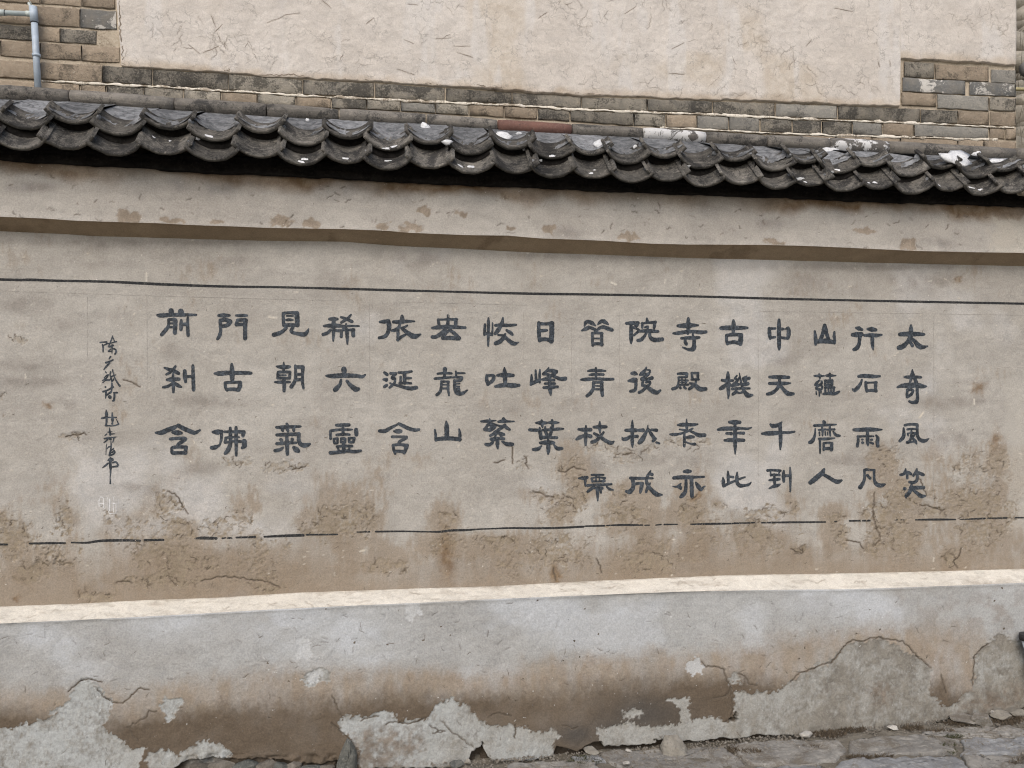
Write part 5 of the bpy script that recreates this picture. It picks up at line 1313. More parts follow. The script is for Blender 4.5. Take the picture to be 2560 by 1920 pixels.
# the bare patch of bricks at the right end
for (x0, x1, a, b, k) in ((2260, 2335, 154, 192, 'g'), (2338, 2471, 161, 197, 't'), (2477, 2539, 173, 206, 'b'), (2256, 2413, 194, 228, 'w'), (2423, 2539, 204, 236, 'w'), (2254, 2341, 231, 262, 't'), (2343, 2471, 236, 270, 'b'), (2474, 2539, 243, 275, 'g')):
    sd[0] += 1
    s = .055 * (x1 - x0)
    brick(x0, x1, a, a + s, b, b + s, k, sd[0])

# wall core of the building, mortar coloured
xa, xb = at(-900, 500, YB)[0], at(2541, 300, YB)[0]
V = [(x, y, z) for x in (xa, xb) for y in (YB + .004, YB + 2.2) for z in (1.2, 5.4)]
mesh_obj('mortar_joints', V, [(0, 4, 5, 1), (4, 6, 7, 5), (1, 5, 7, 3), (0, 1, 3, 2), (2, 3, 7, 6)], M_bmort, bld, smooth=False)

# cracked straw plaster field
crack_u = np.zeros((RH, RW), np.float32)
straw_u = np.zeros((RH, RW), np.float32)
random.seed(21)
FIU = []
for _ in range(800):
    x, y = random.uniform(290, 2545), random.uniform(-10, 270)
    if float(fbm(np.array(x / 330.), np.array(y / 120.), 1, 2, 3)) + random.uniform(-.35, .6) < 0:
        continue
    w_ = walk(x, y, random.choice([1.57, 1.57, .3, 2.6, 1.2, 2.0]) + random.gauss(0, .4), random.randint(3, 14), 3.2, .5)
    FIU.append((w_, random.uniform(.15, .7)))
    draw_line(crack_u, w_, .1, random.uniform(.1, .45))
    if random.random() < .45:
        k = random.randrange(len(w_))
        FIU.append((walk(*w_[k], random.uniform(0, 6.3), random.randint(3, 8), 3.2, .5), random.uniform(.2, .6)))
for _ in range(16):
    x, y = random.uniform(290, 2545), random.uniform(-5, 262)
    w_ = walk(x, y, random.choice([-.5, .45, .1, 1.2, 2.2]) + random.gauss(0, .3), random.randint(2, 5), random.uniform(2.5, 5), .1)
    FIU.append((w_, random.uniform(.8, 1.5)))
for p in ([(667, 57), (700, 44), (714, 36), (750, 32)], [(1680, 122), (1710, 107)], [(1672, 183), (1712, 185)], [(1345, 46), (1368, 31)], [(805, 0), (828, 20)], [(1010, 98), (1034, 109)], [(1090, 97), (1128, 94)], [(1133, 115), (1176, 116)], [(1142, 130), (1182, 144)],
          [(508, 132), (545, 116)], [(537, 80), (556, 60)], [(528, 38), (540, 70)], [(993, 172), (1037, 187)], [(1561, 35), (1590, 16)], [(2016, 115), (2030, 98)], [(2087, 20), (2132, 29)], [(2224, 151), (2226, 166)], [(2195, 154), (2200, 168)], [(1020, 10), (1045, 13)], [(915, 60), (935, 44)], [(470, 110), (500, 135)]):
    FIU.append((jag(p, 8, .5), random.uniform(.9, 1.6)))
    draw_line(straw_u, p, .6, .5)
n_u = 190
v = rows(n_u)[:, None]
uu = us[(us > 288) & (us < 2540)]


def u_bot(x):
    return np.where(x > 2250, 148 + .055 * (x - 2260), L1(x) - 1.5)


uu = np.concatenate([[uu[0] - 3], uu, [2541, 2541.5]])
rag = 2.5 * fbm(uu * .01, uu * 0, 4, 4, 3)
vv = np.concatenate([np.linspace(0, .55, 50)[:-1], np.linspace(.55, 1, 140)])[:, None]
PX = np.broadcast_to(uu[None], (len(vv), len(uu))).copy()
PY = -560 * (1 - vv) + (u_bot(uu) + rag)[None] * vv
PX = PX + np.where(PX < 330, (330 - PX) / 42 * np.interp(PY, [-320, 0, 60, 110, 165], [-15, 0, 5, 10, 13]) * 1.0, 0)
P = at(PX, PY, YB - .014)
wx, wz = P[..., 0], P[..., 2]
cku = sample(crack_u, PX, np.maximum(PY, 1))
cku = np.where(PY < 0, 0, cku)
stu = sample(straw_u, PX, np.maximum(PY, 1)) * (PY > 0)
du = .006 * fbm(wx, wz, 1.3, 3, 1) + .0018 * fbm(wx, wz, 9, 3, 2) + .001 * fbm(wx, wz, 45, 4, 3) - .003 * cku - .0022 * stu
edge = np.zeros(PX.shape)
edge[-1] = 1
edge[:, 0] = edge[:, -1] = 1
P[..., 1] -= du
P[..., 1] += edge * .03
warm = sstep(.1, .7, fbm(wx, wz, 3.0, 4, 4)) * .9
low = sstep(-26, 0, PY - u_bot(uu)[None] + 8 * fbm(wx, wz, 12, 3, 6)) * .8
streak = sstep(.2, .8, fbm(wx * 2.6, wz * .5, 4.5, 4, 7)) * sstep(-560, 60, PY) * .7
M_upper = plaster_mat('cracked_straw_plaster', (0.64, 0.605, 0.565), (0.59, 0.55, 0.505),
                      [('warm', (0.56, 0.50, 0.425), (0.58, 0.535, 0.475)), ('streak', (0.66, 0.64, 0.62), (0.62, 0.60, 0.575)), ('low', (0.46, 0.385, 0.30), (0.52, 0.455, 0.375)), ('crack', (0.17, 0.14, 0.11), (0.27, 0.235, 0.19)), ('straw', (0.2, 0.165, 0.125), (0.3, 0.25, 0.2))], crackle=.5, grain=.12, specks=.35)
FIU = [(w_, k) for w_, k in FIU if all(300 < x < 2534 and (y < L1(x) - 6 if x < 2240 else y < 142) for x, y in w_)]
for c in ([(303, 160), (360, 168), (440, 174)], [(520, 178), (575, 178)], [(572, 172), (572, 182)], [(640, 189), (690, 187), (735, 186), (768, 193)], [(785, 196), (860, 199), (980, 204)], [(1064, 208), (1110, 215)], [(1190, 213), (1230, 219), (1278, 224)], [(1440, 234), (1510, 239)], [(1570, 241), (1640, 243), (1745, 247)], [(1940, 256), (2080, 260), (2200, 264)], [(2262, 150), (2340, 152), (2440, 159)]):
    FIU.append((jag(c, 6, 1.6), random.uniform(2.0, 4.0)))
FIU.append((jag([(297, 0), (300, 40), (299, 62), (304, 105), (306, 150)], 7, 1.4), 3.6))
uYs = P[..., 1].copy()


def u_depth(px, py):
    ui = np.clip(np.interp(px, uu, np.arange(len(uu))), 0, len(uu) - 1.001)
    t = (py + 560) / (u_bot(px) + 560)
    vi = np.clip(np.interp(t, vv[:, 0], np.arange(len(vv))), 0, len(vv) - 1.001)
    a, b = vi.astype(int), ui.astype(int)
    fa, fb = vi - a, ui - b
    return (uYs[a, b] * (1 - fb) + uYs[a, b + 1] * fb) * (1 - fa) + (uYs[a + 1, b] * (1 - fb) + uYs[a + 1, b + 1] * fb) * fa


fissures('cracks', FIU, u_depth, plain_mat('dirt_in_upper_cracks', (0.23, 0.195, 0.16), .95, .4, 60, .05), bld)
grid_obj('plaster_panel', P, M_upper, bld, dict(warm=warm, streak=streak, low=low, crack=cku * .8, straw=stu))

# ------------------------------------------------------------------ drainpipe
M_pvc = plain_mat('pale_blue_grey_plastic', (0.43, 0.51, 0.60), .45, .12, 30, .5)
M_pvc2 = plain_mat('pale_green_grey_plastic', (0.56, 0.63, 0.62), .45, .10, 30, .5)
M_dark = plain_mat('dark_rubber', (0.03, 0.03, 0.032), .7, .2)


def tube(name, a, b, r, mat, parent, r2=None, n=20, cap=True):
    a, b = Vector(a), Vector(b)
    d = (b - a).normalized()
    q = d.to_track_quat('Z', 'Y')
    r2 = r if r2 is None else r2
    V, F = [], []
    for p, rr in ((a, r), (b, r2)):
        for i in range(n):
            an = 2 * math.pi * i / n
            V.append(p + q @ Vector((math.cos(an) * rr, math.sin(an) * rr, 0)))
    for i in range(n):
        j = (i + 1) % n
        F.append((i, j, n + j, n + i))
    if cap:
        F.append(tuple(reversed(range(n))))
        F.append(tuple(range(n, 2 * n)))
    o = mesh_obj(name, V, F, mat, parent, smooth=False)
    o.data.polygons.foreach_set('use_smooth', [len(f) == 4 for f in F])
    return o


YP = YB - .045
s_px = 1 / np.linalg.norm(at(101, 100, YP) - at(100, 100, YP))
pA, pB, pT = at(85, 57, YP), at(95, 219, YP), at(83, 16, YP)
pipe = empty('drainpipe', pB, 'pale blue plastic drainpipe with a side branch fixed to the brick pilaster', 'pipe')
tube('downpipe', pA + np.array([0, 0, .03]), pB - np.array([-.001, 0, .02]), 8.4 / s_px, M_pvc, pipe)
tube('tee_fitting', at(82.5, 17, YP), at(86, 56, YP), 10.0 / s_px, M_pvc, pipe)
tube('seal_ring', at(86.0, 55.6, YP), at(86.2, 57.6, YP), 9.6 / s_px, M_dark, pipe)
hx = at(83, 35, YP)
hl = at(-700, 2, YP)
tube('branch_pipe', hx, hl, 6.6 / s_px, M_pvc2, pipe)
tube('coupling', at(14, 32.2, YP), at(-14, 30.8, YP), 8.2 / s_px, M_pvc2, pipe)
tube('coupling_ring', at(14.2, 32.2, YP), at(13, 32.1, YP), 8.6 / s_px, M_dark, pipe)
tube('branch_collar', at(78, 34.5, YP), at(66, 34, YP), 7.6 / s_px, M_pvc2, pipe)
cl = at(91.2, 139, YP)
tube('pipe_clip', cl + np.array([0, 0, .006]), cl - np.array([0, 0, .006]), 10.6 / s_px, M_pvc, pipe)
tube('fixing_wire', at(83, 17, YP), at(68, -8, YP - .01), .0015, M_pvc2, pipe, n=6)
tube('fixing_tab', at(77, 18, YP), at(72, 8, YP + .02), .006, M_pvc2, pipe, n=8)

# ------------------------------------------------------------------ ground
foot_x = np.array([470, 640, 880, 1165, 1382, 1512, 1646, 1781, 1900, 2041, 2231, 2326, 2434, 2560, 2800])
fp = at(foot_x, c_foot(foot_x), YG)
gx, gz = fp[:, 0], fp[:, 2]
k_ = np.polyfit(gx[2:], gz[2:], 2)
zfoot = lambda x: np.polyval(k_, np.clip(x, gx[0] - .3, gx[-1])) * 1.0


def zground(x, y):
    d = np.maximum(0, YG - y)
    return zfoot(x) - .035 * np.minimum(d, 3)


X = np.unique(np.concatenate([np.linspace(-90, -6, 20), np.linspace(-6, -.6, 40), np.linspace(-.6, 4.0, 620), np.linspace(4.0, 8, 40), np.linspace(8, 90, 20)]))
Yg = np.unique(np.concatenate([np.linspace(-90, -9, 16), np.linspace(-9, -1.3, 40), np.linspace(-1.3, -.05, 230)]))
GX, GY = np.meshgrid(X, Yg)
GZ = zground(GX, GY)
near = sstep(-1.4, -.9, GY) * sstep(-.9, -.4, GX) * (1 - sstep(3.9, 4.4, GX))
GZ = GZ + near * (.006 * fbm(GX, GY, 3, 4, 1) + .004 * fbm(GX, GY * 1.6, 14, 4, 2) + .0025 * fbm(GX, GY * 2, 55, 3, 3))
footY = YG + .02
GZ = GZ - near * .030 * np.exp(-((GY - footY - .0) / .03) ** 2)
GZ = np.where(GX > gx[-1], GZ, GZ)
mossy = sstep(.1, .6, fbm(GX, GY, 6, 4, 5)) * sstep(-.55, -.2, GY)
M_ground = stone_mat('trodden_earth_and_stone', (0.15, 0.135, 0.11), (0.20, 0.185, 0.155), (0.10, 0.09, 0.075), 6, .95, .9, ((0.33, 0.31, 0.27), 40, .68), rnd=0, fine=60)
GP = np.stack([GX, GY, GZ], -1)[::-1]
g_ob = grid_obj('ground', GP, M_ground)
g_ob['kind'] = 'structure'


def ground_px(px, py):
    """where the photograph's pixel meets the ground"""
    z = 0.0
    for _ in range(6):
        p = at_z(px, py, z)
        z = float(zground(p[0], p[1]))
    return np.array([p[0], p[1], z])


M_flag = stone_mat('grey_flagstone', (0.30, 0.29, 0.268), (0.20, 0.195, 0.185), (0.40, 0.39, 0.355), 9, .9, 1.0, ((0.50, 0.49, 0.46), 19, .69), rnd=.10, fine=40, soot=((0.15, 0.128, 0.098), 6, .46, .64, .75))
M_flag2 = stone_mat('bluish_flagstone', (0.275, 0.285, 0.295), (0.185, 0.19, 0.197), (0.40, 0.402, 0.395), 9, .9, 1.0, ((0.52, 0.52, 0.51), 15, .68), rnd=.10, fine=40, soot=((0.16, 0.14, 0.11), 6, .5, .66, .7))


def flagstone(pts, mat, h, seed):
    """irregular slab, riven top with an uneven edge"""
    r = random.Random(seed)
    P0 = [Vector(p) for p in pts]
    edge = []
    n = len(P0)
    for i in range(n):
        a, b = P0[i], P0[(i + 1) % n]
        m = max(2, int((b - a).length / .02))
        for k in range(m):
            q = a.lerp(b, k / m)
            edge.append(Vector((q.x + r.gauss(0, .004) + .008 * math.sin(q.x * 37 + seed), q.y + r.gauss(0, .003) + .006 * math.sin(q.x * 61 + seed * 2), q.z)))
    c = sum(P0, Vector()) / n
    m = len(edge)
    fr_ = [(0, -.03), (0, h * .5), (.02, h * .93), (.05, h)] + [(f, h) for f in np.linspace(.1, .97, 17)]
    E_ = np.array([tuple(q) for q in edge])
    C_ = np.array(tuple(c))
    RG = np.array([E_ + (C_ - E_) * f for f, _ in fr_])
    x, y = RG[..., 0], RG[..., 1]
    hz = np.array([d for _, d in fr_])[:, None]
    top = np.array([1.0 if d > 0 else 0.0 for _, d in fr_])[:, None]
    riv = .006 * fbm(x + seed, y * 1.5, 5, 4, seed) + .0045 * np.abs(fbm(x, y * 2.2 + seed, 16, 4, seed + 1)) - .004 * sstep(.35, .5, fbm(x + seed * 3, y * 1.3, 9, 4, seed + 2)) + .0022 * fbm(x, y, 70, 3, seed + 3)
    z = zground(x, y) + hz + riv * top * np.minimum(1, np.array([f for f, _ in fr_])[:, None] * 9 + .3)
    V = np.stack([x, y, z], -1).reshape(-1, 3).tolist()
    V.append((c.x, c.y, float(z[-1].mean())))
    F = []
    L_ = len(fr_)
    for q in range(L_ - 1):
        for i in range(m):
            j = (i + 1) % m
            F.append((q * m + i, q * m + j, (q + 1) * m + j, (q + 1) * m + i))
    for i in range(m):
        F.append(((L_ - 1) * m + i, (L_ - 1) * m + (i + 1) % m, L_ * m))
    return mesh_obj('flagstone', V, F, mat, g_ob)


FLAGS = [([(1500, 1884), (1640, 1877), (1690, 1876), (1796, 1868), (1826, 1886), (1872, 1922), (1790, 1950), (1600, 1950), (1520, 1905)], 0), ([(1822, 1866), (1960, 1853), (2040, 1856), (2106, 1857), (2120, 1878), (2085, 1906), (1990, 1925), (1885, 1915), (1850, 1891)], 0),
         ([(2118, 1858), (2280, 1844), (2396, 1854), (2390, 1883), (2260, 1893), (2130, 1895)], 0), ([(2296, 1838), (2382, 1824), (2520, 1818), (2606, 1838), (2570, 1844), (2408, 1846)], 0), ([(2408, 1852), (2600, 1850), (2650, 1882), (2520, 1889), (2402, 1890)], 1),
         ([(2120, 1902), (2396, 1897), (2430, 1930), (2260, 1960), (2060, 1950)], 1), ([(2402, 1896), (2520, 1896), (2680, 1890), (2760, 1930), (2560, 1960), (2430, 1936)], 0), ([(1890, 1926), (2050, 1916), (2052, 1960), (1900, 1975)], 1), ([(1265, 1918), (1420, 1908), (1490, 1912), (1520, 1955), (1260, 1965)], 0),
         ([(1425, 1900), (1490, 1890), (1512, 1908), (1440, 1910)], 1)]
for i, (pts, k) in enumerate(FLAGS):
    # seen from the camera clockwise or not does not matter: faces are made consistent below
    w = [ground_px(*p) for p in pts]
    w = [(p[0], p[1], p[2]) for p in w][::-1]
    flagstone(w, (M_flag, M_flag2)[k], .008 + .003 * (i % 3), i)
# slabs further out, towards and past the camera
for ix in range(-3, 10):
    for iy in range(0, 6):
        r = random.Random(ix * 31 + iy)
        cx, cy = ix * .62 + (iy % 2) * .3, -1.45 - iy * .5
        if cx < -.2 and cy > -1.2:
            continue
        j = lambda: r.uniform(-.05, .05)
        flagstone([(cx - .28 + j(), cy - .22 + j(), 0), (cx + .28 + j(), cy - .22 + j(), 0), (cx + .29 + j(), cy + .2 + j(), 0), (cx - .27 + j(), cy + .21 + j(), 0)], (M_flag, M_flag, M_flag2)[r.randrange(3)], .012, ix * 7 + iy)

# grit and crumbs lying over stones and joints
rg = random.Random(31)
V, F = [], []
for _ in range(5200):
    x, y = rg.uniform(.2, 3.6), YG - abs(rg.gauss(0, .28)) + .01
    if rg.random() < .35:
        y = YG - abs(rg.gauss(0, .04))
    s = rg.choice([.002, .003, .003, .0045, .007]) * rg.uniform(.7, 1.3)
    z = float(zground(x, y)) + .009 + s * .2
    b = len(V)
    for dx, dy, dz in ((1, 0, 0), (-.5, .87, 0), (-.5, -.87, 0), (rg.uniform(-.4, .4), rg.uniform(-.4, .4), rg.uniform(.5, .9))):
        V.append((x + dx * s * rg.uniform(.7, 1.3), y + dy * s * rg.uniform(.7, 1.3), z + dz * s * 1.4 - .003))
    F += [(b, b + 1, b + 3), (b + 1, b + 2, b + 3), (b + 2, b, b + 3)]
grit = mesh_obj('grit', V, F, stone_mat('grit', (0.17, 0.15, 0.12), (0.25, 0.23, 0.2), (0.36, 0.34, 0.3), 50, .95, .3, None, rnd=0), None, smooth=False)
grit['kind'] = 'stuff'
grit['label'] = 'brown grit and crumbs strewn over the flagstones along the wall'
grit['category'] = 'grit'

# ------------------------------------------------------------------ loose stones and bits on the ground
M_rock = stone_mat('grey_brown_rock', (0.23, 0.215, 0.185), (0.30, 0.285, 0.25), (0.15, 0.14, 0.12), 14, .9, 1.0, None, rnd=.1)
M_darkrock = stone_mat('dark_green_grey_rock', (0.075, 0.08, 0.076), (0.13, 0.132, 0.12), (0.23, 0.23, 0.21), 16, .9, 1.0, None, rnd=.1)
M_chip = stone_mat('white_lime_chip', (0.50, 0.485, 0.45), (0.38, 0.365, 0.335), (0.62, 0.61, 0.58), 30, .9, .6, None, rnd=.1)


def rock(name, px, py, wpx, hpx, mat, seed, dpx=None, parent=None, sink=.12, cuts=13):
    """faceted stone standing on the ground whose foot shows at (px, py)"""
    p = ground_px(px, py)
    s = np.linalg.norm(p - CAM) / FPX
    r = random.Random(seed)
    bm = bmesh.new()
    bmesh.ops.create_icosphere(bm, subdivisions=3, radius=1)
    for _ in range(cuts):
        d = Vector((r.gauss(0, 1), r.gauss(0, 1), r.gauss(0, 1))).normalized()
        lim = r.uniform(.42, .78)
        for v_ in bm.verts:
            k = v_.co.dot(d)
            if k > lim:
                v_.co -= d * (k - lim)
    for v_ in bm.verts:
        v_.co *= 1 + r.uniform(-.012, .012)
    lo, hi = [min(v_.co[i] for v_ in bm.verts) for i in range(3)], [max(v_.co[i] for v_ in bm.verts) for i in range(3)]
    size = (wpx * s, (dpx or wpx * .8) * s, hpx * s)
    for v_ in bm.verts:
        v_.co = Vector([((v_.co[i] - lo[i]) / (hi[i] - lo[i]) - (.5 if i < 2 else sink)) * size[i] for i in range(3)])
    me = bpy.data.meshes.new(name)
    bm.to_mesh(me)
    bm.free()
    me.materials.append(mat)
    o = bpy.data.objects.new(name, me)
    o.location = (p[0], p[1] - size[1] * .0, p[2] + .008)
    o.rotation_euler = (0, 0, r.uniform(-.3, .3))
    return link(o, parent)


pr_ = ground_px(1688, 1890)
bm = bmesh.new()
for p in ((-.056, -.022, 0), (.05, -.05, 0), (.066, .02, .0), (-.045, .05, 0), (-.01, -.05, 0), (-.05, -.012, .046), (-.034, .02, .072), (-.012, .004, .077), (.03, .02, .074), (.046, -.002, .052), (.012, -.046, .03), (.064, -.006, .022), (-.058, .01, .03)):
    bm.verts.new(p)
bmesh.ops.convex_hull(bm, input=bm.verts)
bmesh.ops.triangulate(bm, faces=bm.faces)
bmesh.ops.subdivide_edges(bm, edges=bm.edges, cuts=3, use_grid_fill=True)
rk = random.Random(8)
for v_ in bm.verts:
    v_.co += Vector((rk.uniform(-1, 1), rk.uniform(-1, 1), rk.uniform(-1, 1))) * .0016
me = bpy.data.meshes.new('loose_rock')
bm.to_mesh(me)
bm.free()
me.materials.append(M_rock)
o = bpy.data.objects.new('loose_rock', me)
o.location = (pr_[0], pr_[1] + .03, pr_[2] + .004)
link(o)
tag(o, 'blocky grey-brown rock lying on the flagstones at the foot of the wall', 'rock')
for i, (px, py, w_, h_, lab) in enumerate(((1572, 1884, 16, 7, 'small white lime chip between the loose rock and the broken corner of the plinth'), (1566, 1917, 18, 9, 'white lime chip at the lower edge of the picture beside the moss'), (2016, 1845, 34, 12, 'pale flat stone chip at the wall foot beside the dead weeds'),
                                      (2232, 1829, 22, 11, 'white lime chip leaning at the wall foot under the grey patch'), (1866, 1864, 8, 5, 'tiny white chip on the joint between two flagstones'), (1998, 1875, 8, 5, 'tiny white chip alone on the middle flagstone'), (2480, 1788, 16, 9, 'pale chip on the earth mound by the plinth end'))):
    tag(rock('stone_chip', px, py, w_, h_, M_chip, 20 + i), lab, 'stone chip', 'white chips scattered on the paving')
for i, (px, py, w_, h_, m_) in enumerate(((2455, 1815, 46, 24, M_flag), (2415, 1808, 60, 12, M_flag), (2500, 1800, 40, 18, M_rock), (2540, 1790, 40, 16, M_rock), (1478, 1886, 34, 14, M_rock), (1170, 1915, 16, 14, M_rock), (1140, 1920, 30, 16, M_darkrock))):
    o = rock('rubble_stone', px, py, w_, h_, m_, 60 + i)
    o.parent = g_ob
# rubble that shows where the plaster has broken away at the foot of the plinth
M_rub = stone_mat('dirty_rubble', (0.12, 0.107, 0.09), (0.17, 0.155, 0.135), (0.08, 0.072, 0.062), 18, .95, 1.0, None, rnd=.25)
for i, (px, py, w_, h_, m_) in enumerate(((700, 1920, 22, 13, M_darkrock), (664, 1917, 22, 14, M_rub), (612, 1921, 30, 15, M_darkrock), (552, 1919, 30, 16, M_rub), (504, 1922, 26, 15, M_rub), (768, 1926, 40, 11, M_darkrock), (733, 1919, 18, 12, M_rub), (812, 1924, 24, 12, M_rub), (580, 1930, 36, 11, M_rub), (640, 1932, 40, 11, M_rub))):
    q = at(px, py, -.158)
    k = np.linalg.norm(q - CAM) / FPX
    o = lump('rubble_stone', tuple(q), (w_ * k, .03, h_ * k), m_, wall, 500 + i, rough=.2)
    o.data.polygons.foreach_set('use_smooth', [False] * len(o.data.polygons))
# dark stone set in the foot of the plinth
wedge = [(868, 1846), (876, 1850), (886, 1866), (892, 1885), (893, 1912), (889, 1945), (842, 1945), (841, 1912), (848, 1888), (858, 1866)]
rw = random.Random(4)
V, F = [], []
nw = len(wedge)
for f, dy in ((1.0, .03), (1.0, -.012), (.82, -.026), (.5, -.034), (.2, -.038)):
    for q, (px, py) in enumerate(wedge):
        cx, cy = 872, 1905
        V.append(at(cx + (px - cx) * f + rw.uniform(-1, 1), cy + (py - cy) * f + rw.uniform(-1.5, 1.5), -.152 + dy + rw.uniform(-.004, .004)))
for lv in range(4):
    for q in range(nw):
        F.append((lv * nw + q, (lv + 1) * nw + q, (lv + 1) * nw + (q + 1) % nw, lv * nw + (q + 1) % nw))
F.append(tuple(4 * nw + q for q in reversed(range(nw))))
mesh_obj('embedded_stone', V, F, M_darkrock, wall, smooth=False)

# moss and dead weeds along the wall foot
M_moss = stone_mat('dark_moss', (0.035, 0.042, 0.018), (0.07, 0.075, 0.03), (0.10, 0.09, 0.05), 60, .95, .5, None, rnd=0)
M_dead = stone_mat('dead_weed', (0.085, 0.065, 0.045), (0.13, 0.105, 0.075), (0.06, 0.045, 0.032), 60, .95, .5, None, rnd=0)


def tufts(name, spots, mat, label, cat, blade, seed):
    r = random.Random(seed)
    V, F = [], []
    for px, py, rx, ry, n in spots:
        for _ in range(n):
            a, q = r.uniform(0, 6.283), math.sqrt(r.random())
            p = ground_px(px + rx * q * math.cos(a), py + ry * q * math.sin(a))
            h = blade * r.uniform(.4, 1.2)
            an = r.uniform(0, 6.283)
            w = blade * r.uniform(.05, .12)
            dx, dy = math.cos(an) * w, math.sin(an) * w
            lean = Vector((r.gauss(0, .5), r.gauss(0, .5), r.uniform(.25, 1))).normalized() * h
            b = len(V)
            z = p[2] + .008
            V += [(p[0] - dx, p[1] - dy, z), (p[0] + dx, p[1] + dy, z), (p[0] + lean.x * .6 + dx * .7, p[1] + lean.y * .6 + dy * .7, z + lean.z * .6), (p[0] + lean.x, p[1] + lean.y, z + lean.z * .9)]
            F += [(b, b + 1, b + 2), (b, b + 2, b + 3)]
    o = mesh_obj(name, V, F, mat, None, smooth=False)
    o['kind'] = 'stuff'
    o['label'] = label
    o['category'] = cat
    return o


tufts('moss', [(1465, 1905, 42, 12, 900), (1440, 1914, 30, 8, 500), (2385, 1846, 26, 5, 300), (2372, 1866, 20, 6, 260), (2380, 1884, 12, 8, 120), (1958, 1912, 14, 9, 160), (2110, 1823, 18, 9, 200)], M_moss, 'dark moss growing in the joints of the flagstones', 'moss', .012, 1)
tufts('dead_weeds', [(2075, 1838, 44, 12, 700), (2135, 1828, 30, 9, 400), (2400, 1814, 40, 7, 400), (2520, 1806, 40, 12, 500), (2280, 1826, 30, 6, 220), (1860, 1884, 46, 4, 160), (1830, 1878, 12, 8, 120), (2150, 1899, 34, 4, 260), (2030, 1874, 26, 4, 90), (2350, 1832, 40, 3, 120), (2590, 1912, 70, 14, 500), (2210, 1897, 24, 3, 120)], M_dead, 'brown dead weeds and litter along the foot of the wall', 'weeds', .022, 2)

# ------------------------------------------------------------------ end of a plastic pipe at the right edge
q0, q1 = at(2577, 1592, -.20), at(2640, 1775, -.24)
r_ = np.linalg.norm(at(2577 + 20, 1592, -.20) - q0)
pp = empty('plastic_pipe', q1, 'white plastic pipe with a black collar leaning by the right end of the plinth', 'pipe')
M_wpvc = plain_mat('white_plastic', (0.62, 0.68, 0.74), .4, .08, 20, .5)
tube('pipe_body', q0, (q1[0], q1[1], float(zground(q1[0], q1[1])) - .01), r_, M_wpvc, pp, r_ * .9)
tube('pipe_collar', q0 + np.array([0, 0, .012]), q0 - np.array([0, 0, .018]), r_ * 1.12, M_dark, pp)

# ------------------------------------------------------------------ rocky bank beyond the end of the building
bx0 = xb
Xb = np.linspace(bx0 - .6, bx0 + 7, 120)
Yb = np.concatenate([np.linspace(.8, 2.6, 110), np.linspace(2.7, 7, 20)])
BX, BY = np.meshgrid(Xb, Yb)
bank_z = lambda y: 2.0 + np.minimum(3.0 * (y - .9), 4.5 + .3 * y)
BZ = bank_z(BY) + .22 * fbm(BX, BY, 1.6, 4, 3) + .14 * fbm(BX, BY, 7, 3, 4)
M_bank = stone_mat('dark_rocky_earth', (0.055, 0.05, 0.042), (0.10, 0.09, 0.075), (0.18, 0.165, 0.14), 5, .95, 1.0, None, rnd=0)
bk = grid_obj('bank', np.stack([BX, BY, BZ], -1)[::-1], M_bank)
bk['kind'] = 'structure'
rr = random.Random(9)
M_brock = stone_mat('pale_bank_rock', (0.25, 0.235, 0.20), (0.34, 0.315, 0.27), (0.17, 0.16, 0.14), 9, .9, 1.0, None, rnd=.2)
for i in range(170):
    t = rr.random()
    y = .95 + 1.0 * t
    # the strip the photograph shows between the building and the picture edge
    edge_ = at(2552 if i % 3 == 0 else 2570 + 700 * rr.random(), 200, y)
    x = edge_[0] + rr.uniform(-.12, .12)
    z = float(bank_z(y)) + rr.uniform(-.05, .05)
    s = rr.uniform(.04, .16)
    o = lump('bank_stone', (x, y, z), (s, s * .8, s * .6), M_brock, bk, 300 + i, rough=.2)
V, F = [], []
for i in range(900):
    y = rr.uniform(.9, 2.0)
    x = at(rr.choice([rr.uniform(2530, 2620), rr.uniform(2530, 3200)]), 200, y)[0]
    z = float(bank_z(y)) - .02
    d = Vector((rr.gauss(0, .55), rr.gauss(-.2, .4), rr.uniform(.1, 1))).normalized() * rr.uniform(.1, .4)
    w = rr.uniform(.0012, .003)
    b = len(V)
    V += [(x - w, y, z), (x + w, y, z), (x + d.x + w * .4, y + d.y, z + d.z), (x + d.x - w * .4, y + d.y, z + d.z), (x, y - w, z), (x, y + w, z), (x + d.x, y + d.y + w * .4, z + d.z), (x + d.x, y + d.y - w * .4, z + d.z)]
    F += [(b, b + 1, b + 2, b + 3), (b + 4, b + 5, b + 6, b + 7)]
tw = mesh_obj('dry_twigs', V, F, stone_mat('dry_twig', (0.24, 0.21, 0.16), (0.15, 0.13, 0.10), (0.33, 0.29, 0.23), 8, .9, .2, None, rnd=0), None, smooth=False)
tw['kind'] = 'stuff'
tw['label'] = 'dry leafless twigs covering the rocky bank behind the building'
tw['category'] = 'twigs'
pb = at(2566, 172, .95)
tag(lump('boulder', tuple(pb), (.035, .05, .06), stone_mat('smooth_grey_boulder', (0.30, 0.30, 0.30), (0.24, 0.24, 0.25), (0.36, 0.36, 0.36), 5, .7, .2, None, rnd=0), None, 77, rough=.08), 'smooth grey boulder on the bank just beyond the building corner', 'boulder')
tag(tube('bamboo_pole', at(2520, 222, .90), at(2760, 231, 1.1), .012, plain_mat('pale_bamboo', (0.42, 0.38, 0.22), .6, .15, 12), None, n=12), 'pale yellow-green pole lying across the bank behind the building corner', 'pole')

# ------------------------------------------------------------------ splashes of white lime on tiles and ridge
bpy.context.view_layer.update()
dg = bpy.context.evaluated_depsgraph_get()


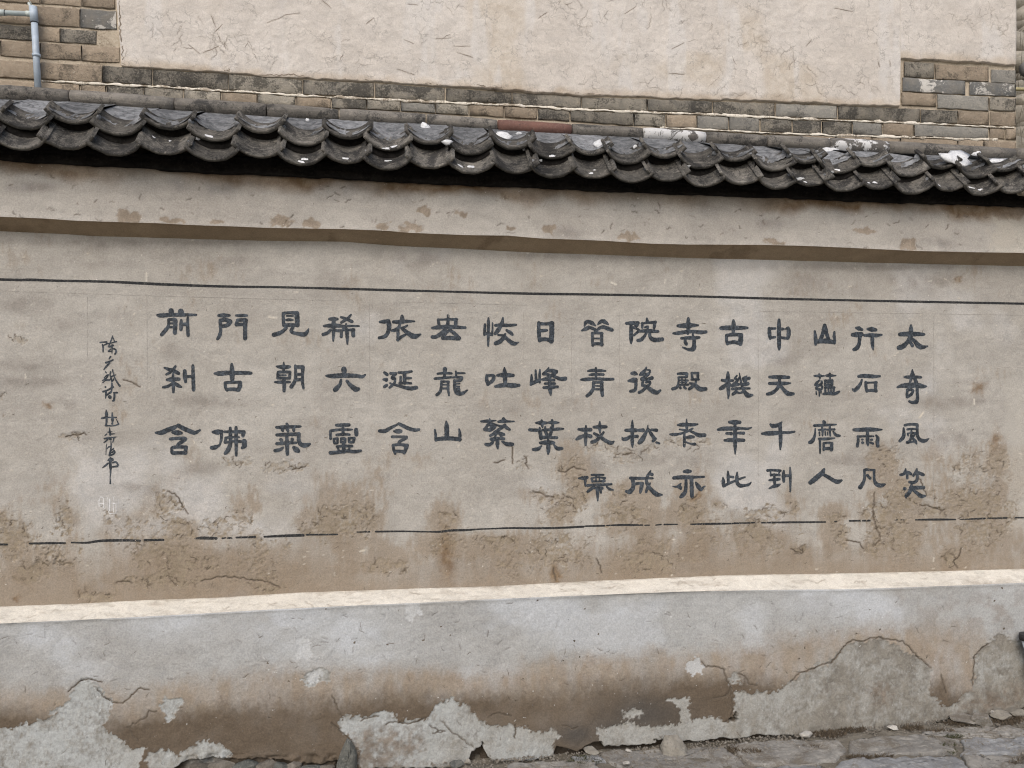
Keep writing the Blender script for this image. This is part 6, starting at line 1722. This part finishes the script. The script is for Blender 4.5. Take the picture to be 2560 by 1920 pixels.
def splash(px, py, wpx, hpx, seed, name='lime_splash', mat=None, thick=.35):
    a = (px - 1280) / FPX
    b = (py - 960) / FPX
    d = Vector(DV + RV * a - UV * b).normalized()
    hit, loc, nrm, idx, ob, mw = S.ray_cast(dg, Vector(CAM), d)
    if not hit:
        return
    if nrm.dot(d) > 0:
        nrm = -nrm
    s = (loc - Vector(CAM)).length / FPX
    rr = random.Random(seed)
    nV = 22
    e1 = Vector((1, 0, 0))
    e1 = (e1 - nrm * e1.dot(nrm)).normalized()
    e2 = nrm.cross(e1)
    V, F = [], []
    ph = [rr.uniform(0, 6.28) for _ in range(4)]
    for ring, (f, hgt) in enumerate(((1.0, -.3), (.86, .7), (.45, 1.0))):
        for i in range(nV):
            an = 6.2832 * i / nV
            rad = 1 + .22 * math.sin(2 * an + ph[0]) + .18 * math.sin(3 * an + ph[1]) + .14 * math.sin(5 * an + ph[2]) + .10 * math.sin(9 * an + ph[3])
            p = loc + e1 * math.cos(an) * rad * f * wpx / 2 * s + e2 * math.sin(an) * rad * f * hpx / 2 * s / max(.35, abs(e2.dot(Vector(UV)))) + nrm * hgt * .004 * thick / .35
            V.append(p)
    V.append(loc + nrm * .0045 * thick / .35)
    for q in range(2):
        for i in range(nV):
            j = (i + 1) % nV
            F.append((q * nV + i, q * nV + j, (q + 1) * nV + j, (q + 1) * nV + i))
    for i in range(nV):
        F.append((2 * nV + i, 2 * nV + (i + 1) % nV, 3 * nV))
    return mesh_obj(name, V, F, mat or M_white, wall)


def lime_lump(px, py, wpx, hpx, seed):
    d = Vector(DV + RV * ((px - 1280) / FPX) - UV * ((py - 960) / FPX)).normalized()
    hit, loc, nrm, idx, ob, mw = S.ray_cast(dg, Vector(CAM), d)
    if hit:
        s = (loc - Vector(CAM)).length / FPX
        o = lump('lime_splash', tuple(loc), (wpx / 2 * s, .010, hpx / 2 * s), M_white, wall, seed, rough=.3)
        o.rotation_euler = (math.radians(-28), 0, math.radians(-4))


for i, (px, py, w_, h_, th) in enumerate(((1062, 318, 24, 28, 1), (1255, 342, 44, 32, 1.2), (1500, 361, 30, 26, 1), (2384, 396, 68, 40, 1.4), (2440, 384, 22, 14, 1), (2495, 404, 40, 12, .8), (2078, 376, 40, 16, 1), (768, 301, 10, 10, .8), (1297, 335, 14, 12, .7),
                                      (528, 342, 34, 7, .3), (496, 347, 14, 6, .3), (760, 398, 26, 8, .3), (752, 404, 22, 7, .3), (862, 396, 30, 7, .3), (966, 371, 16, 6, .3), (985, 366, 20, 6, .3), (1180, 417, 26, 9, .3), (1150, 414, 20, 6, .3), (1378, 390, 18, 8, .3), (1352, 401, 10, 5, .3), (1478, 433, 12, 5, .3),
                                      (1486, 425, 6, 4, .3), (1722, 416, 14, 5, .3), (2000, 447, 16, 6, .3), (2014, 455, 12, 4, .3), (2096, 425, 14, 8, .3), (2080, 431, 12, 5, .3), (2187, 456, 12, 5, .3), (2172, 457, 8, 4, .3), (2349, 464, 8, 4, .3), (2428, 469, 22, 4, .3), (2450, 474, 14, 4, .3), (970, 402, 22, 5, .3), (1118, 355, 24, 14, .7), (1588, 368, 10, 10, .7), (2032, 418, 10, 8, .5),
                                      (385, 343, 7, 4, .3), (425, 352, 7, 4, .3), (1310, 372, 8, 8, .6))):
    if th >= .7:
        lime_lump(px, py, w_, h_, i + 900)
    else:
        splash(px, py, w_, h_, i, thick=.35 * th)
